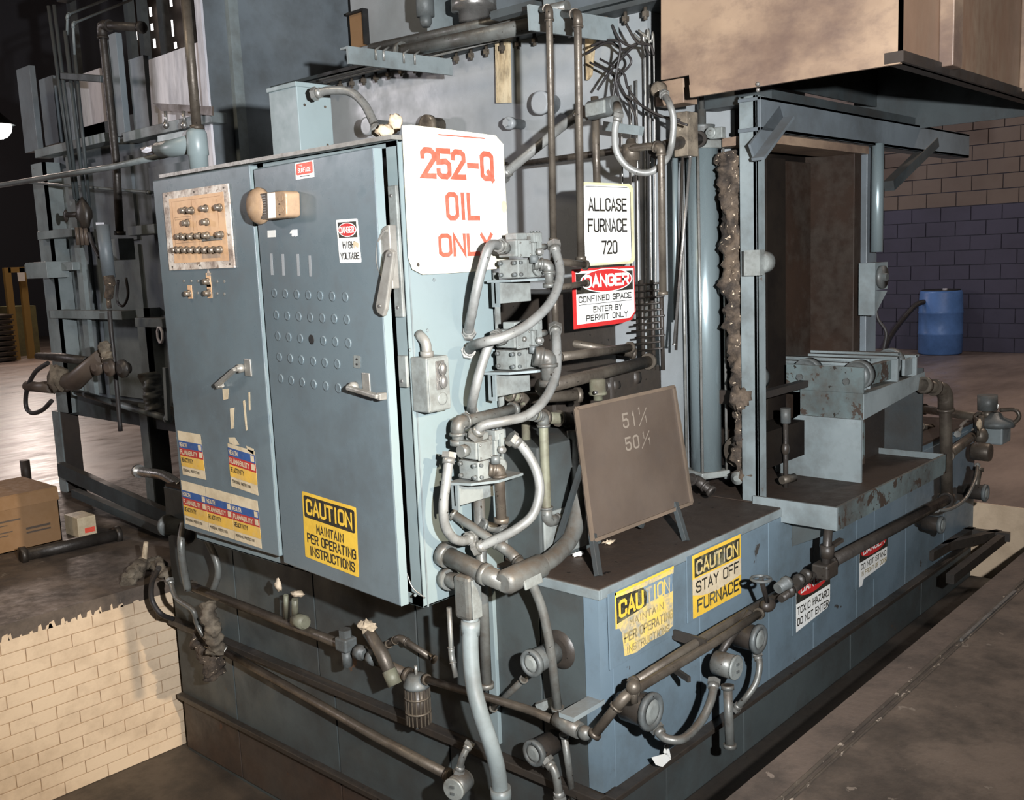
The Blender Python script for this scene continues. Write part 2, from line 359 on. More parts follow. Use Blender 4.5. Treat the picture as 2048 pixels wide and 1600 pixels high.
# ------------------------------------------------------------------ the room and the pit
PITZ = -0.92; YB = 4.69; YE = 1.38; XE = 6.12
struct('floor', MB().box(-6, -8, -0.6, 16, 1.235, 0), M['slab'])
t = struct('trim_1', MB().box(-6, 1.250, -0.5, XE, YE, 0.0), M['curb'])
MB().box(-6, 1.2355, -0.5, XE, 1.2495, -0.004).box(-6, 1.228, 0.0005, XE, 1.234, 0.005).box(-6, 1.2505, 0.0005, XE, 1.262, 0.007).build('steel_edge', M['curbedge'], t, label='worn steel edge strip')
a = MB(); a.beam((3.9, 1.243, 0.004), (4.6, 1.243, 0.004), 0.012, 0.012); a.build('edge_bolt', M['steel'], t)
struct('trim_2', MB().box(-6, 1.250, PITZ, XE, YE - 0.002, -0.501), M['pit'])
struct('floor', MB().box(-6, YB + 0.1, -0.6, 3.6, 7.3, 0).box(-6, YB+0.001, -0.075, 2.42, YB + 0.1, 0.0), M['slab'])
struct('floor', MB().box(-6, 7.3, -0.6, 16, 34, 0).box(XE, 1.235, -0.6, 16, 7.3, 0).box(3.6, 4.79, -0.6, XE, 7.3, 0), M['farfloor'])
struct('pit_floor', MB().box(-6, 1.25, PITZ - 0.1, 7, YB + 0.2, PITZ), M['pit'])
# painted brick lining of the pit
wl = struct('wall_pit', MB().box(0.2, YB + 0.012, PITZ, 2.44, YB + 0.25, -0.076), M['cut'])
rows = 13; rh = (0.92 - 0.076) / rows; bl = 0.215
proto = {}
rnd = random.Random(3)
for r in range(rows):
    x = 2.43; first = (r % 2)
    z0 = PITZ + r*rh
    while x > 0.75:
        L = bl if not first else bl*0.5
        first = 0
        x0 = max(x - L, 0.7)
        k = round(x - x0, 4)
        if k > 0.03:
            if k not in proto:
                mbk = MB().box(-k + 0.0018, 0.006, 0.0018, -0.0018, 0.03, rh - 0.0018)
                o = mbk.build('brick', M['brick'], wl, bev=0.002, base=V((0, 0, 0)))
                proto[k] = o; b = (x, YB - rnd.random()*0.003, z0)
                o['_b'] = b; o.location = V(b) - V(wl['_b'])
            else:
                o = put(proto[k], (x, YB - rnd.random()*0.003, z0), wl)
                bm_ = o.modifiers.new('bevel', 'BEVEL'); bm_.width = 0.002; bm_.segments = 2; bm_.limit_method = 'ANGLE'
        x = x0
rp = random.Random(5); dab = MB()
for i in range(24):
    x_ = 1.35 + i*.036 + rp.random()*.03; h_ = .008 + rp.random()*.028; w_ = .012 + rp.random()*.035
    dab.prism([(x_, YB, -.078), (x_ + w_, YB, -.078), (x_ + w_*.8, YB, -.078 + h_), (x_ + w_*.2, YB, -.078 + h_*.8)], (0, -.0008, 0))
dab.build('paint_dabs', M['brick'], wl, kind='stuff', label='cream brush marks along the slab edge')
struct('wall_pit_end', MB().box(XE, YE, PITZ, XE + 0.2, 1.236, -0.001).box(XE - 0.01, 1.38, PITZ, XE + 0.001, 2.6, -0.002), M['brick'])
# block wall at the back: navy below, tan above
XW = 14.4
wb = struct('wall_back', MB().box(XW + 0.02, -4, 0, XW + 0.3, 34, 9), M['navyj'])
cache = {}
for r in range(18):
    mat = M['navy'] if r < 10 else M['tan']
    key = r < 10
    y = 2.4 + (0.2 if r % 2 else 0)
    while y < 8.2:
        if key not in cache:
            o = MB().box(0, 0.006, 0.006, 0.03, 0.394, 0.194).build('block', mat, wb, base=V((0,0,0)))
            b = (XW, y, r*0.2); o['_b'] = b; o.location = V(b) - V(wb['_b']); cache[key] = o
        else: put(cache[key], (XW - rnd.random()*0.004, y, r*0.2), wb)
        y += 0.4
MB().box(XW + 0.005, -4, 0, XW + 0.018, 2.5, 2.0).box(XW+0.005, 8.3, 0, XW + 0.018, 34, 2.0).build('painted_band', M['navy'], wb, label='navy painted lower band')
MB().box(XW + 0.005, -4, 2.0, XW + 0.018, 2.5, 9).box(XW + 0.005, 8.3, 2.0, XW + 0.018, 34, 9).box(XW + 0.005, 2.5, 3.6, XW + 0.018, 8.3, 9).build('painted_band', M['tan'], wb, label='tan painted upper band')
struct('wall_left', MB().box(-6, 27, 0, XW, 27.2, 9), M['purple'])
struct('ceiling', MB().box(-6, -8, 9, 16, 34, 9.2), M['ceil'])
for i, (px, y0, y1) in enumerate(((148, 70, 140), (176, 40, 74), (178, 88, 150), (271, 64, 80), (300, 15, 32), (303, 48, 60), (308, 78, 95), (341, -5, 12), (344, 40, 72), (350, 85, 96))):
    a_, b_ = G(px-2.2, y0, x=14.2), G(px+2.2, y1, x=14.2)
    o = struct('window_%d' % (i+1), MB().box(14.2, a_.y, b_.z, 14.23, b_.y, a_.z), M['sky'])
# bright lamp far to the left
p = G(-2, 250, y=22)
t = thing('high_bay_lamp', 'bright white shop lamp glowing far off at the left edge', 'lamp', p)
MB().lathe(p, (0,0,-1), [(-0.25, 0.05), (-0.2, 0.10), (-0.02, 0.30), (0.0, 0.31)]).build('shade', M['dark'], t)
MB().ball(p + V((0,0,-0.05)), 0.24).build('bulb', M['lampm'], t)
MB().cyl(p + V((0,0,0.25)), (p.x, p.y, 9), 0.015, n=6).build('hanger', M['dark'], t)
# ------------------------------------------------------------------ furnace body
fz = thing('furnace', 'big grey-blue heat-treating furnace standing in the brick-lined pit', 'furnace', (2.4, 1.87, PITZ))
XB = 2.40; YT = 1.87; ZT = 0.515; ZL = -0.19
MB().box(XB, 1.95, PITZ, 6.0, 4.62, ZL).build('lower_casing', M['body'], fz)
tk = MB().box(XB, YT, ZL, 6.0, 4.62, ZT - 0.012).build('quench_tank', M['tank'], fz)
# -X face cladding (grey green) in separate panels with seams
def seam_panels(ys, z0, z1, mat, nm='casing_panel', x=XB):
    for ya, yb in zip(ys[:-1], ys[1:]):
        MB().box(x - 0.008, ya + 0.004, z0 + 0.003, x, yb - 0.004, z1 - 0.003).build(nm, mat, fz, bev=0.002)
seam_panels([1.925, 2.12, 2.75, 3.4, 4.02, 4.62], -0.188, 0.50, M['body'])
seam_panels([1.90, 2.6, 3.3, 4.1, 4.62], -0.60, -0.215, M['body'])
seam_panels([1.96, 2.6, 3.3, 4.1, 4.62], PITZ + 0.02, -0.61, M['bodyrust'])
MB().box(XB - 0.012, YT - 0.004, -0.18, XB + 0.05, YT + 0.055, 0.50).build('corner_angle', M['tank'], fz)
# -Y face: wide panels with fine seams
xs = [2.45, 2.98, 3.5, 3.9, 4.35, 4.55, 4.95, 5.5, 6.0]
for a_, b_ in zip(xs[:-1], xs[1:]):
    MB().box(a_ + 0.002, YT - 0.008, -0.185, b_ - 0.002, YT, 0.475).build('side_panel', M['tank'], fz, bev=0.0015)
MB().box(XB - 0.004, YT - 0.012, 0.478, 3.62, YT + 0.02, 0.512).box(XB - 0.014, YT - 0.0125, 0.478, XB - 0.0035, 2.13, 0.512).build('top_rim', M['frame'], fz, bev=0.003)
MB().box(XB - 0.006, YT - 0.006, 0.503, 6.0, 4.6, ZT).build('top_plate', M['top'], fz)
# ledges
MB().box(XB - 0.05, 1.86, -0.215, XB, 4.62, -0.185).build('ledge', M['grime'], fz, bev=0.003)
MB().box(XB - 0.04, 1.9, -0.62, XB, 4.62, -0.595).build('ledge', M['grime'], fz, bev=0.003)
MB().box(2.39, YT - 0.05, -0.205, 6.0, YT + .1, -0.185).build('side_ledge', M['grime'], fz, bev=.003)
for a_, b_ in ((2.40, 2.75), (2.76, 3.3), (3.31, 4.3), (4.31, 5.2), (5.21, 6.0)): MB().box(a_, YT, -0.62, b_, YT + .09, -0.206).build('side_panel', M['body'], fz, bev=.002)
MB().box(2.45, 1.60, -0.50, 6.0, 1.87, -0.42).build('bottom_rail', M['grime'], fz, bev=0.01)
MB().tube([(2.2, 1.555, -.43), (6.0, 1.555, -.43)], .045, 14).build('floor_pipe', M['grimepipe'], fz)
# main shell
SX = 3.5
MB().box(SX, 2.39, ZT, 4.9, 4.95, 2.55).build('shell', M['shell'], fz)
MB().box(SX - 0.11, 2.23, 2.535, 4.9, 5.0, 2.555).box(SX - 0.11, 2.23, 2.563, SX + 0.2, 5.0, 2.58).build('roof_flange', M['dark'], fz)
bolt = None
for i in range(27):
    y = 2.36 + i*0.098
    if bolt is None: bolt = MB().hexn((SX - 0.055, y, 2.497), (0,0,1), 0.016, 0.02).cyl((SX - 0.055, y, 2.485), (SX - 0.055, y, 2.535), 0.008, n=8).build('flange_bolt', M['pipe'], fz)
    else: copy_of(bolt, (0, y - 2.36, 0), fz)
# frame around the load opening
YO = 2.0
ps = MB().box(3.63, 1.975, ZT, 3.70, 1.99, 2.16).box(3.63, 1.975, ZT, 3.645, 2.05, 2.16).build('front_post', M['frame'], fz, bev=0.002)
b0, b1 = G(1493, 198, y=1.97), G(1890, 262, y=1.97)
MB().box(3.62, 1.95, 2.02, 6.05, 1.965, 2.15).box(3.62, 1.95, 2.02, 6.05, 2.05, 2.035).box(3.62, 1.95, 2.137, 6.05, 2.05, 2.15).build('lintel_beam', M['left'], fz, bev=0.002)  # darker paint stands in for the hood's shadow on the beam
MB().beam(G(1516, 318, y=1.93), G(1576, 236, y=1.93), 0.012, 0.055, (0,1,0)).beam(G(1504, 306, y=1.955), G(1562, 228, y=1.955), 0.075, 0.010, (0,1,0)).build('brace', M['left'], fz)  # hood shade put into the brace colour, as on the lintel
MB().beam(G(1778, 372, y=1.97), G(1868, 285, y=1.97), 0.05, 0.05, (0,1,0)).build('brace', M['dark'], fz)
# opening: dark vestibule with ribbed door
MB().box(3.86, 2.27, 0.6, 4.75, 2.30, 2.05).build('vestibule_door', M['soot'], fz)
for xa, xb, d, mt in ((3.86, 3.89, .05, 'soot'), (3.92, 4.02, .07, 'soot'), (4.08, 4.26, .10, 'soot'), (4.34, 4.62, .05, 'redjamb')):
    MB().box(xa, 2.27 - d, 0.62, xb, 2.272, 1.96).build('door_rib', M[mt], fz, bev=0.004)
MB().box(4.66, 2.02, 0.55, 4.74, 2.3, 2.06).build('door_jamb', M['redjamb'], fz, bev=0.004)
MB().box(3.72, 1.99, 1.985, 4.75, 2.18, 2.02).build('door_head', M['rust'], fz)
MB().box(4.76, 2.0, 0.55, 4.88, 2.25, 2.02).build('side_post', M['left'], fz, bev=0.003)
MB().box(4.90, 2.02, 0.30, 4.93, 2.26, 2.02).build('side_post', M['frame'], fz, bev=0.003)
t_ = G(1756, 285, y=1.95); b_ = G(1757, 476, y=1.95)
MB().cyl((t_.x, 1.95, 1.52), (t_.x, 1.95, 2.03), 0.028).build('guide_rod', M['cylp'], fz)
MB().box(t_.x - 0.09, 1.92, 1.34, t_.x + 0.06, 2.0, 1.47).prism([(t_.x-0.09, 1.92, 1.34), (t_.x-0.09, 1.92, 1.22), (t_.x+0.06, 1.92, 1.33)], (0, 0.08, 0)).build('guide_bracket', M['frame'], fz)
MB().lathe((t_.x - 0.03, 1.92, 1.40), (0,-1,0), [(0, .055), (.02, .055), (.02, .02), (.035, .018)]).build('guide_wheel', M['cast'], fz)
q = G(1520, 525, y=1.94)
MB().box(q.x - 0.02, 1.93, q.z - .05, q.x + 0.02, 2.0, q.z + .05).lathe((q.x + .02, 1.96, q.z), (1, 0, 0), [(0, .045), (.06, .045), (.075, .03)]).build('limit_switch', M['valve'], fz)
# upper works above the roof flange
up = M['left']
MB().box(3.9, 4.02, 2.6, 4.6, 4.75, 4.2).build('upper_housing', M['shell'], fz, bev=0.004)
MB().box(3.95, 3.30, 2.58, 4.6, 4.00, 4.2).build('upper_housing', M['left'], fz, bev=0.004)
MB().box(4.05, 2.3, 2.58, 4.6, 3.26, 4.2).build('upper_housing', M['left'], fz, bev=0.004)
q = Gx(3.889, (700, 32), (735, 90))
MB().box(3.884, q[1].y, q[1].z, 3.898, q[0].y, q[0].z).build('access_patch', M['card'], fz, label='bare brown patch')
MB().box(3.86, q[1].y - .012, q[1].z, 3.898, q[1].y, q[0].z).box(3.86, q[1].y - .012, q[0].z, 3.898, q[0].y + .0, q[0].z + .012).build('patch_bracket', M['black'], fz)
MB().box(3.6, 3.75, 2.58, 3.95, 3.79, 3.6).build('upright', M['frame'], fz)
MB().box(3.6, 2.95, 2.58, 3.66, 3.02, 3.6).build('upright', M['frame'], fz)
q = G(948, 22, x=3.6)
MB().lathe((3.6, q.y, 2.58), (0,0,1), [(0, .045), (.12, .045), (.12, .075), (.17, .075), (.17, .11), (.22, .11), (.24, .06), (.5, .06)]).build('fan_shaft', M['steel'], fz)
MB().lathe((3.55, G(850, 10, x=3.55).y, 2.72), (0,0,1), [(0, .02), (.02, .03), (.05, .03), (.05, .045), (.12, .045), (.3, .03)]).build('eye_bolt', M['cast'], fz)
# riser box under the valves (seen between the pipes)
MB().box(2.46, 2.16, ZT, 2.80, 3.4, 0.93).build('pump_box', M['body'], fz, bev=0.006)
MB().box(2.47, 2.15, ZT + .02, 2.70, 2.16, 0.70).build('pump_cover', M['valve'], fz, bev=0.004)
MB().box(3.02, 2.55, ZT, 3.45, 3.5, 1.42).box(3.1, 2.32, ZT, 3.45, 2.6, 1.1).build('burner_housing', M['grime'], fz, bev=0.01)
MB().box(2.90, 2.35, ZT, 3.15, 2.6, 0.86).build('pump_box', M['valve'], fz, bev=0.03)
MB().box(2.375, 2.32, -.15, 2.392, 2.36, .50).build('cabinet_stanchion', M['cab'], fz, bev=0.002)
MB().box(2.42, 2.9, ZT, 2.5, 3.0, 2.0).box(2.42, 3.6, ZT, 2.5, 3.7, 2.0).build('cabinet_stanchion', M['dark'], fz)
# ------------------------------------------------------------------ overflow tray
z0 = 0.45; y0 = 1.625
tr = thing('drip_tray', 'chipped grey steel drip tray jutting over the tank side under the rollers', 'tray', (3.62, y0, .38))
MB().box(3.62, y0, 0.455, 4.82, y0 + 0.012, 0.548).build('front_lip', M['table'], tr)
MB().box(3.608, y0, 0.455, 3.62, 1.99, 0.548).build('side_lip', M['frame'], tr)
MB().box(3.62, y0 + 0.012, 0.505, 4.82, 1.862, 0.519).box(3.62, 1.862, 0.516, 4.82, 2.26, 0.519).build('tray_floor', M['top'], tr)
MB().box(4.81, y0, 0.455, 4.82, 2.26, 0.548).build('side_lip', M['frame'], tr)
MB().prism([(3.70, 1.86, 0.44), (3.70, 1.64, 0.44), (3.70, 1.86, 0.33)], (0.02, 0, 0)).build('gusset', M['body'], tr)
# ------------------------------------------------------------------ exhaust hood
XH = 3.3
hd = thing('exhaust_hood', 'rust-stained brown sheet-metal hood hanging over the load opening', 'hood', (XH, 1.30, 2.14))
o1 = Gx(XH, (1322, -90), (1322, 160), (1378, 150), (1380, 176), (1790, 108), (1752, -170))
yc0 = G(1800, 127, x=XH - 0.012).y
o1 = o1[:4] + [V((XH, yc0, 2.15)), V((XH, yc0, 3.3))]
MB().prism(o1, (0.012, 0, 0)).build('front_sheet', M['rust'], hd)
o2 = Gx(XH - 0.012, (1378, 170), (1380, 195), (1800, 127), (1795, 102))
yc = o2[2].y; zc = 2.135
MB().prism(o2, (0.016, 0, 0)).build('bottom_flange', M['rust'], hd, label='tan lighter flange along the lower edge')
MB().box(XH + .0, yc, zc + 0.0, 5.3, yc + 0.012, 3.4).build('side_sheet', M['rustside'], hd)
MB().box(XH - .015, yc - .012, zc, 5.3, yc + .05, zc + .035).build('side_flange', M['rustdark'], hd)
for px in (1890, 2052):
    q = G(px, 60, y=yc - .02); MB().box(q.x - .0, yc - 0.05, zc + 0.02, q.x + 0.09, yc, 3.4).build('rib', M['rust'], hd, bev=.004, label='vertical stiffening rib')
MB().box(5.29, yc, zc, 5.3, 2.3, 3.4).box(XH + .02, 2.175, 2.27, 5.3, 2.185, 3.4).box(XH, yc, 3.39, 5.3, 2.3, 3.4).build('inner_sheet', M['dark'], hd)
MB().box(3.75, 1.97, 2.15, 5.28, 2.28, 2.19).build('inner_ledge', M['dark'], hd)
for px, py in ((1516, 168), (1516, 180)):
    q = G(px, py, x=XH - .02); MB().ball(q, 0.008, 8).build('flange_bolt', M['steel'], hd)
# ------------------------------------------------------------------ roller table
rt = thing('roller_table', 'chipped grey loading table with steel rollers in front of the opening', 'roller table', (4.2, 1.76, .47))
tx, ty = 4.18, 1.765
MB().box(tx, ty, 0.915, tx + .012, 2.13, 1.03).build('end_plate', M['table'], rt, bev=.002)
MB().box(tx, ty, 0.60, tx + .02, 2.06, 0.915).build('leg_plate', M['table'], rt)
MB().prism([(tx - .0, ty + .002, .47), (tx, 2.17, .47), (tx, 2.20, .70), (tx, 2.06, .80), (tx, ty + .002, .80)], (-.015, 0, 0)).build('splash_plate', M['frame'], rt)
MB().prism([(tx, ty, .915), (tx + .7, ty, .83), (tx + .7, ty, .895), (tx, ty, .80)][:0] or [(tx - .001, ty - .004, .80), (tx + .72, ty - .004, .86), (tx + .72, ty - .004, .93), (tx - .001, ty - .004, .912)], (0, .0035, 0)).build('side_rail', M['frame'], rt)
MB().box(tx + .70, ty, 0.47, tx + .715, 2.15, 0.95).build('leg_plate', M['dark'], rt)
MB().box(tx + .02, 1.95, 0.47, tx + .70, 1.97, 0.90).build('back_plate', M['rustdark'], rt)
MB().box(tx + .021, ty + .004, .90, tx + .72, 2.15, .9145).build('deck', M['table'], rt)
for (xa, ya, yb_, zt_) in ((4.285, 1.80, 2.95, 1.035), (4.33, 1.80, 2.25, 1.05), (4.60, 1.78, 2.95, 1.035), (4.66, 1.80, 2.3, 1.045), (4.82, 1.775, 2.6, 1.02)):
    MB().box(xa, ya, 0.915, xa + .014, yb_, zt_).box(xa - .012, ya, zt_ - .012, xa + .035, yb_, zt_).build('rail', M['frame'], rt, bev=.002)
MB().box(4.36, 1.80, .93, 4.58, 1.83, 1.02).build('end_block', M['table'], rt, bev=.003)
MB().box(4.70, 1.785, .93, 4.80, 1.80, 1.01).build('end_block', M['frame'], rt, bev=.003)
wh = None
for (wx, wy, r) in ((4.215, 1.81, .065), (4.215, 2.05, .065), (4.74, 1.88, .062), (4.52, 2.32, .065), (4.52, 2.62, .065), (4.76, 2.18, .062), (4.76, 2.5, .062), (3.95, 2.18, .062), (4.28, 2.5, .06)):
    if wh is None: wh = MB().lathe((wx, wy, 0.99), (1, 0, 0), [(0, .02), (0, r*.55), (.006, r*.6), (.004, r*.85), (0, r*.9), (0, r), (.05, r), (.05, .02)], 26).build('roller', M['cast'], rt); w0 = V((wx, wy, 0.99))
    else: copy_of(wh, V((wx, wy, 0.99 if wy < 2.4 else 1.0)) - w0, rt)
for yy, zz in ((2.06, .975), (1.84, .965)):
    MB().hexn((tx - .012, yy, zz), (1, 0, 0), .016, .014).build('axle_nut', M['cast'], rt)
# inner rollers running back into the vestibule
MB().box(3.74, 2.02, .90, 3.76, 2.3, .96).box(3.74, 2.02, .93, 4.2, 2.06, .96).build('inner_rail', M['rustdark'], rt)
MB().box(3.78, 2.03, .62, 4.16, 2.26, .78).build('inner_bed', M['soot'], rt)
MB().cyl((3.72, 2.12, .70), (4.2, 2.12, .70), .07).build('inner_pipe', M['pipe'], rt)
# ------------------------------------------------------------------ signs and lettering
GL = {}
def _g(ch, *st): GL[ch] = st
k = .22
_g('A', [(0,0),(.5,1),(1,0)], [(.2,.32),(.8,.32)]); _g('B', [(0,0),(0,1),(.75,1),(1,.86),(1,.64),(.75,.52),(1,.38),(1,.14),(.75,0),(0,0)], [(0,.52),(.75,.52)])
_g('C', [(1,.72),(1,.88),(.75,1),(.25,1),(0,.88),(0,.12),(.25,0),(.75,0),(1,.12),(1,.28)]); _g('D', [(0,0),(0,1),(.7,1),(1,.84),(1,.16),(.7,0),(0,0)])
_g('E', [(1,1),(0,1),(0,0),(1,0)], [(0,.52),(.8,.52)]); _g('F', [(1,1),(0,1),(0,0)], [(0,.52),(.8,.52)])
_g('G', [(1,.74),(1,.88),(.75,1),(.25,1),(0,.88),(0,.12),(.25,0),(.75,0),(1,.12),(1,.48),(.55,.48)]); _g('H', [(0,0),(0,1)], [(1,0),(1,1)], [(0,.52),(1,.52)])
_g('I', [(.5,0),(.5,1)]); _g('J', [(0,.25),(0,.12),(.25,0),(.75,0),(1,.12),(1,1)]); _g('K', [(0,0),(0,1)], [(1,1),(.05,.45)], [(.3,.6),(1,0)]); _g('L', [(0,1),(0,0),(1,0)])
_g('M', [(0,0),(0,1),(.5,.35),(1,1),(1,0)]); _g('N', [(0,0),(0,1),(1,0),(1,1)]); _g('O', [(.25,0),(0,.12),(0,.88),(.25,1),(.75,1),(1,.88),(1,.12),(.75,0),(.25,0)])
_g('P', [(0,0),(0,1),(.75,1),(1,.87),(1,.6),(.75,.47),(0,.47)]); GL['Q'] = GL['O'] + ([(.6,.25),(1.02,-.06)],); GL['R'] = GL['P'] + ([(.6,.47),(1,0)],)
_g('S', [(1,.78),(1,.88),(.75,1),(.25,1),(0,.88),(0,.66),(.25,.54),(.75,.48),(1,.36),(1,.12),(.75,0),(.25,0),(0,.12),(0,.24)]); _g('T', [(0,1),(1,1)], [(.5,0),(.5,1)])
_g('U', [(0,1),(0,.12),(.25,0),(.75,0),(1,.12),(1,1)]); _g('V', [(0,1),(.5,0),(1,1)]); _g('W', [(0,1),(.25,0),(.5,.65),(.75,0),(1,1)]); _g('X', [(0,0),(1,1)], [(0,1),(1,0)])
_g('Y', [(0,1),(.5,.5),(1,1)], [(.5,.5),(.5,0)]); _g('Z', [(0,1),(1,1),(0,0),(1,0)])
GL['0'] = GL['O']; _g('1', [(.2,.8),(.5,1),(.5,0)]); _g('2', [(0,.76),(0,.88),(.25,1),(.75,1),(1,.88),(1,.66),(0,0),(1,0)]); _g('3', [(0,.88),(.25,1),(.75,1),(1,.88),(1,.64),(.7,.52),(1,.38),(1,.12),(.75,0),(.25,0),(0,.12)])
_g('5', [(1,1),(0,1),(0,.56),(.7,.6),(1,.48),(1,.12),(.75,0),(.25,0),(0,.12),(0,.22)]); _g('7', [(0,1),(1,1),(.35,0)]); _g('-', [(.1,.48),(.9,.48)])
def text_mesh(t, w, h, th):
    "stroke lettering laid out to fill w x h metres; returns 2D verts and faces"
    n = len(t); adv = [0.55 if c in ' ' else (0.45 if c == 'I' else 1.0) for c in t]
    gap = .38; tot = sum(adv) + gap*(n-1); u = (w - th)/tot; hh = h - th
    vs, fs = [], []; x = th/2
    for c, a in zip(t, adv):
        for si, st in enumerate(GL.get(c.upper(), ())):
            q = [(x + px*u*(a if c != 'I' else a), th/2 + py*hh) for px, py in st]
            closed = (q[0][0]-q[-1][0])**2 + (q[0][1]-q[-1][1])**2 < 1e-12
            if closed: q = q[:-1]
            m_ = len(q); L, R = [], []
            for i in range(m_):
                a0 = q[i-1] if (i or closed) else None; b0 = q[(i+1) % m_] if (i < m_-1 or closed) else None
                d = []
                if a0: l = math.hypot(q[i][0]-a0[0], q[i][1]-a0[1]) or 1; d.append(((q[i][0]-a0[0])/l, (q[i][1]-a0[1])/l))
                if b0: l = math.hypot(b0[0]-q[i][0], b0[1]-q[i][1]) or 1; d.append(((b0[0]-q[i][0])/l, (b0[1]-q[i][1])/l))
                sx, sy = sum(e[0] for e in d), sum(e[1] for e in d); l = math.hypot(sx, sy) or 1; sx /= l; sy /= l
                cs = max(.45, sx*d[0][0] + sy*d[0][1]); o = th/2/cs
                ex = 0
                if not closed and (i == 0 or i == m_-1): ex = th*.45*(-1 if i == 0 else 1)
                L.append((q[i][0] - sy*o + sx*ex, q[i][1] + sx*o + sy*ex)); R.append((q[i][0] + sy*o + sx*ex, q[i][1] - sx*o + sy*ex))
            b = len(vs); vs += [(a_, b_, si*.00012) for a_, b_ in L + R]
            for i in range(m_ if closed else m_-1):
                j = (i+1) % m_; fs.append((b+i, b+m_+i, b+m_+j, b+j))
        x += (a + gap)*u
    return vs, fs
class Frame:
    "flat frame: u to the right 0..1, v down 0..1, layers lie 0.6 mm apart towards the viewer"
    def __init__(s, tl, tr, bl): s.o = V(tl); s.R = V(tr) - s.o; s.D = V(bl) - s.o; s.n = s.D.cross(s.R).normalized()   # towards the viewer
    def p(s, u, v, l=0): return s.o + s.R*u + s.D*v + s.n*(l*0.0006)
    def rect(s, name, u0, v0, u1, v1, mat, par, l=1, **k):
        return MB().prism([s.p(u0, v0, l), s.p(u0, v1, l), s.p(u1, v1, l), s.p(u1, v0, l)], -s.n*0.0004).build(name, mat, par, **k)
    def poly(s, name, uv, mat, par, l=1, th=0.0004, **k):
        return MB().prism([s.p(u, v, l) for u, v in uv], -s.n*th).build(name, mat, par, **k)
    def ell(s, name, cu, cv, ru, rv, mat, par, l=1, n=28, **k):
        return s.poly(name, [(cu + ru*math.cos(2*math.pi*i/n), cv + rv*math.sin(2*math.pi*i/n)) for i in range(n)], mat, par, l, **k)
    def text(s, t, u0, v0, u1, v1, mat, par, l=2, bold=0.0, name='lettering'):
        W, H = s.R.length*(u1-u0), s.D.length*(v1-v0)
        th = min(H*(.145 + bold*2.2), W/(len(t)*1.35)*.42)
        vs, fs = text_mesh(t, W, H, th)
        out = [s.p(u0 + x/W*(u1-u0), v1 - y/H*(v1-v0), l) + s.n*z for x, y, z in vs]
        mb = MB().add(out, fs)
        return mb.build(name, mat, par)
def rrect(u0, v0, u1, v1, ru, rv, k=4):
    o = []
    for cu, cv, a0 in ((u1-ru, v0+rv, -90), (u1-ru, v1-rv, 0), (u0+ru, v1-rv, 90), (u0+ru, v0+rv, 180)):
        for i in range(k+1):
            a = math.radians(a0 + 90*i/k); o.append((cu + ru*math.cos(a), cv + rv*math.sin(a)))
    return o
def Gp(px, py, p0, n):
    d = ray(px, py); p0 = V(p0); n = V(n); return CAM + d*((p0-CAM).dot(n)/d.dot(n))
def xfy(x, *q):
    "upright Y-Z frame on plane x through the photo points tl, tr, bl"
    tl, tr, bl = Gx(x, *q); zt = (tl.z+tr.z)/2
    return Frame((x, tl.y, zt), (x, tr.y, zt), (x, tl.y, bl.z))
def yfx(y, *q):
    tl, tr, bl = Gy(y, *q); zt = (tl.z+tr.z)/2
    return Frame((tl.x, y, zt), (tr.x, y, zt), (tl.x, y, bl.z))
# ------------------------------------------------------------------ control cabinet
cb = thing('control_cabinet', 'tall two-door grey electrical control cabinet with its right door ajar', 'cabinet', (2.04, 2.31, .46))
CX, CY = 2.045, 2.31
b = MB(); z0, z1 = .46, 1.935; t = .008
b.box(CX, CY, z0, 2.44, CY+t, z1).box(CX, 3.71-t, z0, 2.44, 3.71, z1).box(CX, CY, z0, 2.44, 3.71, z0+t).box(CX, CY, z1-t, 2.44, 3.71, z1).box(2.43, CY, z0, 2.44, 3.71, z1)
b.box(CX, CY, z0, CX+.004, CY+.055, z1).box(CX, 3.02, z0, CX+.004, 3.06, z1).box(CX, CY, z0, CX+.004, 3.71, z0+.04).box(CX, CY, z1-.02, CX+.004, 3.71, z1)
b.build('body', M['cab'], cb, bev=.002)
MB().box(2.02, 2.31, 1.935, 2.44, 3.70, 1.948).build('top_lip', M['handle'], cb)
MB().box(2.10, 2.40, .5, 2.42, 3.65, 1.9).build('inner_backplane', M['black'], cb)
# doors
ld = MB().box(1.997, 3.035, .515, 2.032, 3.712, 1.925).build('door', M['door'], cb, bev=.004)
RP, RN = V((2.0, 3.015, 0)), V((-1, 0.075, 0)).normalized()        # plane of the ajar door
hd_dir = V((-0.075, -1, 0)).normalized()
def RD(px, py, off=0): return Gp(px, py, RP + RN*off, RN)
W_ = 0.708
rb = MB(); p0 = V((2.0, 3.015, .495)); rb.prism([p0, p0 + hd_dir*W_, p0 + hd_dir*W_ + V((0,0,1.413)), p0 + V((0,0,1.413))], -RN*0.034)
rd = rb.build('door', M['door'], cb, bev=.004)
e0 = p0 + hd_dir*(W_+.0005) - RN*.002
MB().prism([e0, e0 - RN*.03, e0 - RN*.03 + V((0,0,1.41)), e0 + V((0,0,1.41))], hd_dir*.001).build('door_edge', M['cab'], rd)
MB().box(2.0, 3.033, .52, 2.03, 3.0345, 1.92).build('door_edge', M['cab'], ld)
MB().box(CX+.02, CY-.004, .46, 2.06, CY, 1.93).build('corner_seam', M['frame'], cb)
for px, py in ((855,661),(820,700),(868,560),(830,1190)):
    q = G(px, py, y=CY); MB().lathe(q, (0,-1,0), [(0,.006),(.003,.005)], 8).build('rivet', M['frame'], cb)
